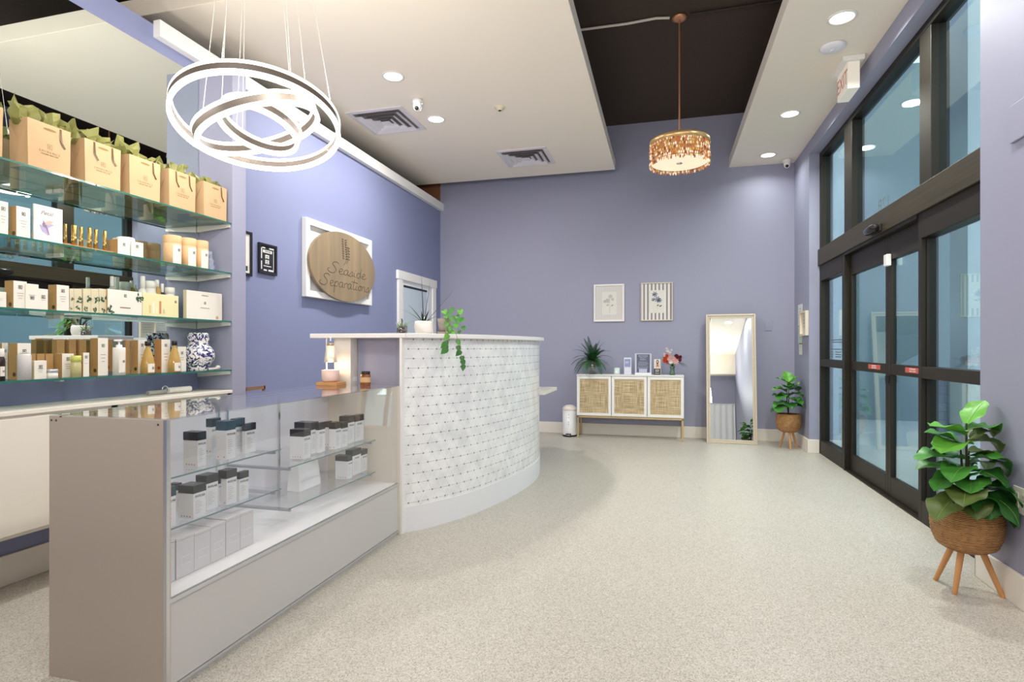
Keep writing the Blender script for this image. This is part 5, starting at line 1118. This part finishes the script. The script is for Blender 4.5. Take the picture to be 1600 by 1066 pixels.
def put_leaf(parent, base, az, el, L_, W2, droop, m_, seed, roll=0):
    g = fleaf(L_, W2, droop, .25, .18, m_, seed)
    M_ = Matrix.Rotation(az, 4, 'Z') @ Matrix.Rotation(-el, 4, 'Y') @ Matrix.Rotation(roll, 4, 'X')
    PM = Matrix.Translation(parent.location) @ Matrix.Rotation(parent.rotation_euler.z, 4, 'Z') @ Matrix.Translation(base)
    PI_ = PM.inverted()
    def keep(v):                                                     # leaves bend along the walls instead of entering them
        q = PM @ (M_ @ Vector(v)); 
        if q.x > XR-.05: q.x = XR-.05+.035*(1-math.exp(-(q.x-XR+.05)/.035))
        if q.y > YB-.05: q.y = YB-.05+.035*(1-math.exp(-(q.y-YB+.05)/.035))
        return tuple(PI_ @ q)
    g.v = [keep(v) for v in g.v]; o = g.build('leaf', m_, parent, loc=base)
    # midrib
    nv = 12; rib = [Vector(g.v[j*9+4])+(M_.to_3x3() @ Vector((0, 0, .0012))) for j in range(nv)]
    MB().tube(rib, .0016*L_/.16, 5, .0006).build('midrib', VEIN, o)
def tripod_plant(name, lab, loc, sc_, legs, rz, leaves, stems):
    t = thing(name, lab, 'plant', loc, rz)
    zt, zb = .44*sc_, .205*sc_; r_ = .152*sc_
    g = MB(); H_ = zt-zb; prof = [(.0001, 0), (r_*.55, .003), (r_*.82, H_*.12), (r_*.96, H_*.35), (r_, H_*.6), (r_*.97, H_*.85), (r_*.93, H_)]
    pr = []
    for k in range(len(prof)-1):
        for q in range(6): f_ = q/6; pr.append((prof[k][0]+(prof[k+1][0]-prof[k][0])*f_, prof[k][1]+(prof[k+1][1]-prof[k][1])*f_))
    pr.append(prof[-1]); pr = [(r+(.0022 if i % 2 else -.001), z) for i, (r, z) in enumerate(pr)]; pr += [(r_*.87, H_), (r_*.85, H_*.8), (.0001, H_*.8)]
    g.lathe(pr, (0, 0, zb), 40); g.build('rattan_pot', WICKER, t)
    MB().lathe([(.0001, H_*.82), (r_*.84, H_*.82)], (0, 0, zb), 24).build('soil', SOIL, t)
    for dx, dy in legs:
        g = MB(); g.cyl((dx*.42, dy*.42, zb+.012), (dx, dy, 0), .0155*sc_, .011*sc_, 14); g.build('leg', WOODL, t)
    for s in stems: MB().tube(cr_spline([(0, 0, zt-.05)]+s, 4), .007*sc_, 8, .004*sc_).build('stem', STEM, t)
    for i, (bx, by, bz, az, el, L_, W2, dr, c) in enumerate(leaves):
        put_leaf(t, (bx, by, bz), az, el, L_*1.1, W2*1.55, dr, {0: GREEN1, 1: GREEN2, 2: GREEN3, 3: GREEN4}[c], i+3*len(leaves))
    return t
# angles measured in the plant's own frame: 0 = to the right in the photo, -90deg = towards the camera
D = radians
LN = []
big = [(.0, 0, .83, D(20), D(48), .17, .04, .3, 2), (0, 0, .80, D(0), D(25), .22, .055, 1.3, 0), (-.01, 0, .78, D(190), D(22), .19, .055, .3, 2), (-.01, 0, .74, D(205), D(8), .19, .06, .7, 2),
 (0, .01, .74, D(-15), D(15), .24, .055, 1.0, 3), (0, 0, .69, D(5), D(5), .23, .05, .7, 3), (.0, -.01, .68, D(-30), D(0), .21, .06, .9, 1), (-.01, 0, .66, D(180), D(12), .23, .06, .5, 0), (-.01, -.02, .62, D(215), D(15), .21, .05, 1.0, 0),
 (0, 0, .58, D(190), D(0), .19, .05, .8, 0), (0, -.02, .60, D(-65), D(20), .16, .055, 1.4, 1), (-.03, -.04, .52, D(228), D(10), .19, .06, .9, 3), (-.05, -.03, .49, D(205), D(-8), .22, .055, .7, 3),
 (.02, -.05, .53, D(-60), D(22), .21, .065, 1.4, 1), (.03, -.05, .50, D(-75), D(5), .22, .07, 1.5, 1), (.04, -.03, .52, D(-35), D(8), .22, .06, 1.0, 1), (.03, -.02, .56, D(-18), D(22), .2, .045, 1.2, 0), (0, .02, .6, D(60), D(20), .17, .05, .9, 1), (-.02, .02, .66, D(120), D(20), .18, .05, .9, 1),
 (0, -.03, .5, D(-100), D(5), .17, .06, 1.5, 1), (-.02, .0, .56, D(-120), D(40), .15, .05, .9, 0), (.05, 0, .48, D(0), D(-5), .2, .055, .8, 1)]
big += [(0, .0, .72, D(150), D(35), .17, .055, .6, 0), (0, -.02, .66, D(-50), D(25), .18, .05, 1.0, 0), (-.02, 0, .6, D(170), D(20), .2, .055, .8, 0), (0, -.03, .56, D(-130), D(20), .16, .055, 1.2, 0),
 (.02, 0, .64, D(20), D(10), .2, .055, 1.0, 1), (.03, -.03, .47, D(-50), D(-5), .2, .065, 1.0, 1), (-.04, -.04, .47, D(-110), D(5), .15, .055, 1.1, 3), (.02, 0, .76, D(5), D(38), .17, .05, 1.2, 3)]
tripod_plant('fiddle_leaf_plant', 'large leafy green plant in a rattan pot on wooden legs at the right edge', (1.462, 3.345, 0), 1.0, [(-.09, -.04), (.118, -.075), (-.055, .135)], TH*1.0, big, [[(0, 0, .6), (.0, 0, .84)], [(-.02, .0, .6), (-.03, 0, .72)], [(.01, 0, .6), (.012, 0, .7)]])
sm = [(.0, 0, .80, D(100), D(60), .14, .045, .2, 2), (0, 0, .78, D(165), D(35), .15, .05, .4, 2), (0, 0, .77, D(30), D(50), .15, .045, .5, 0), (0, -.02, .74, D(-60), D(40), .15, .05, .9, 2), (-.01, 0, .70, D(190), D(20), .17, .055, .8, 2), (.01, 0, .70, D(10), D(25), .19, .06, .8, 1),
 (0, -.02, .64, D(215), D(10), .17, .06, 1.1, 0), (.02, -.02, .66, D(-20), D(5), .19, .06, .9, 0), (-.02, -.02, .56, D(200), D(0), .17, .06, .9, 0), (-.03, -.03, .52, D(225), D(0), .17, .07, 1.0, 0), (.02, .02, .72, D(40), D(5), .17, .06, .7, 1), (.03, 0, .58, D(0), D(0), .19, .055, .7, 1), (0, -.04, .55, D(-90), D(10), .14, .05, 1.3, 1), (-.03, 0, .5, D(185), D(-10), .18, .05, .5, 1), (.02, -.04, .6, D(-50), D(10), .16, .05, 1.2, 0), (0, .02, .62, D(90), D(30), .15, .05, .8, 1)]
sm += [(0, -.02, .72, D(-110), D(40), .14, .05, .9, 0), (0, -.03, .6, D(-70), D(20), .15, .055, 1.1, 1), (-.02, -.02, .62, D(180), D(25), .16, .055, .8, 1), (.02, -.02, .54, D(-30), D(0), .18, .06, .9, 1), (-.02, 0, .68, D(150), D(30), .15, .05, .6, 0)]
tripod_plant('fiddle_leaf_plant', 'smaller looking leafy plant in a rattan tripod pot in the far right corner', (1.452, 7.52, 0), .95, [(-.085, .08), (.0, -.11), (.105, .05)], 0, sm, [[(0, 0, .6), (.0, 0, .8)], [(-.02, .0, .6), (-.02, 0, .7)]])
# white curtain and blue door on the rear wall, seen only in the leaning mirror
t = thing('white_curtain', 'long white curtain behind the viewer, seen only in the leaning floor mirror', 'curtain', (-.6, YR+.06, 0)); g = MB(); n = 90; vs = []
for i in range(n+1): x = 2.2*i/n; vs += [(x, .03*sin(i*.9)+.01*sin(i*.37), .02), (x, .02*sin(i*.9), 2.12)]
g.add(vs, [(2*i, 2*i+2, 2*i+3, 2*i+1) for i in range(n)], True); g.build('drape', mat('white_voile', 'eeedf0', .8), t)
MB().cyl((-.02, 0, 2.13), (2.2, 0, 2.13), .012, n=10).build('rod', WHITE, t)
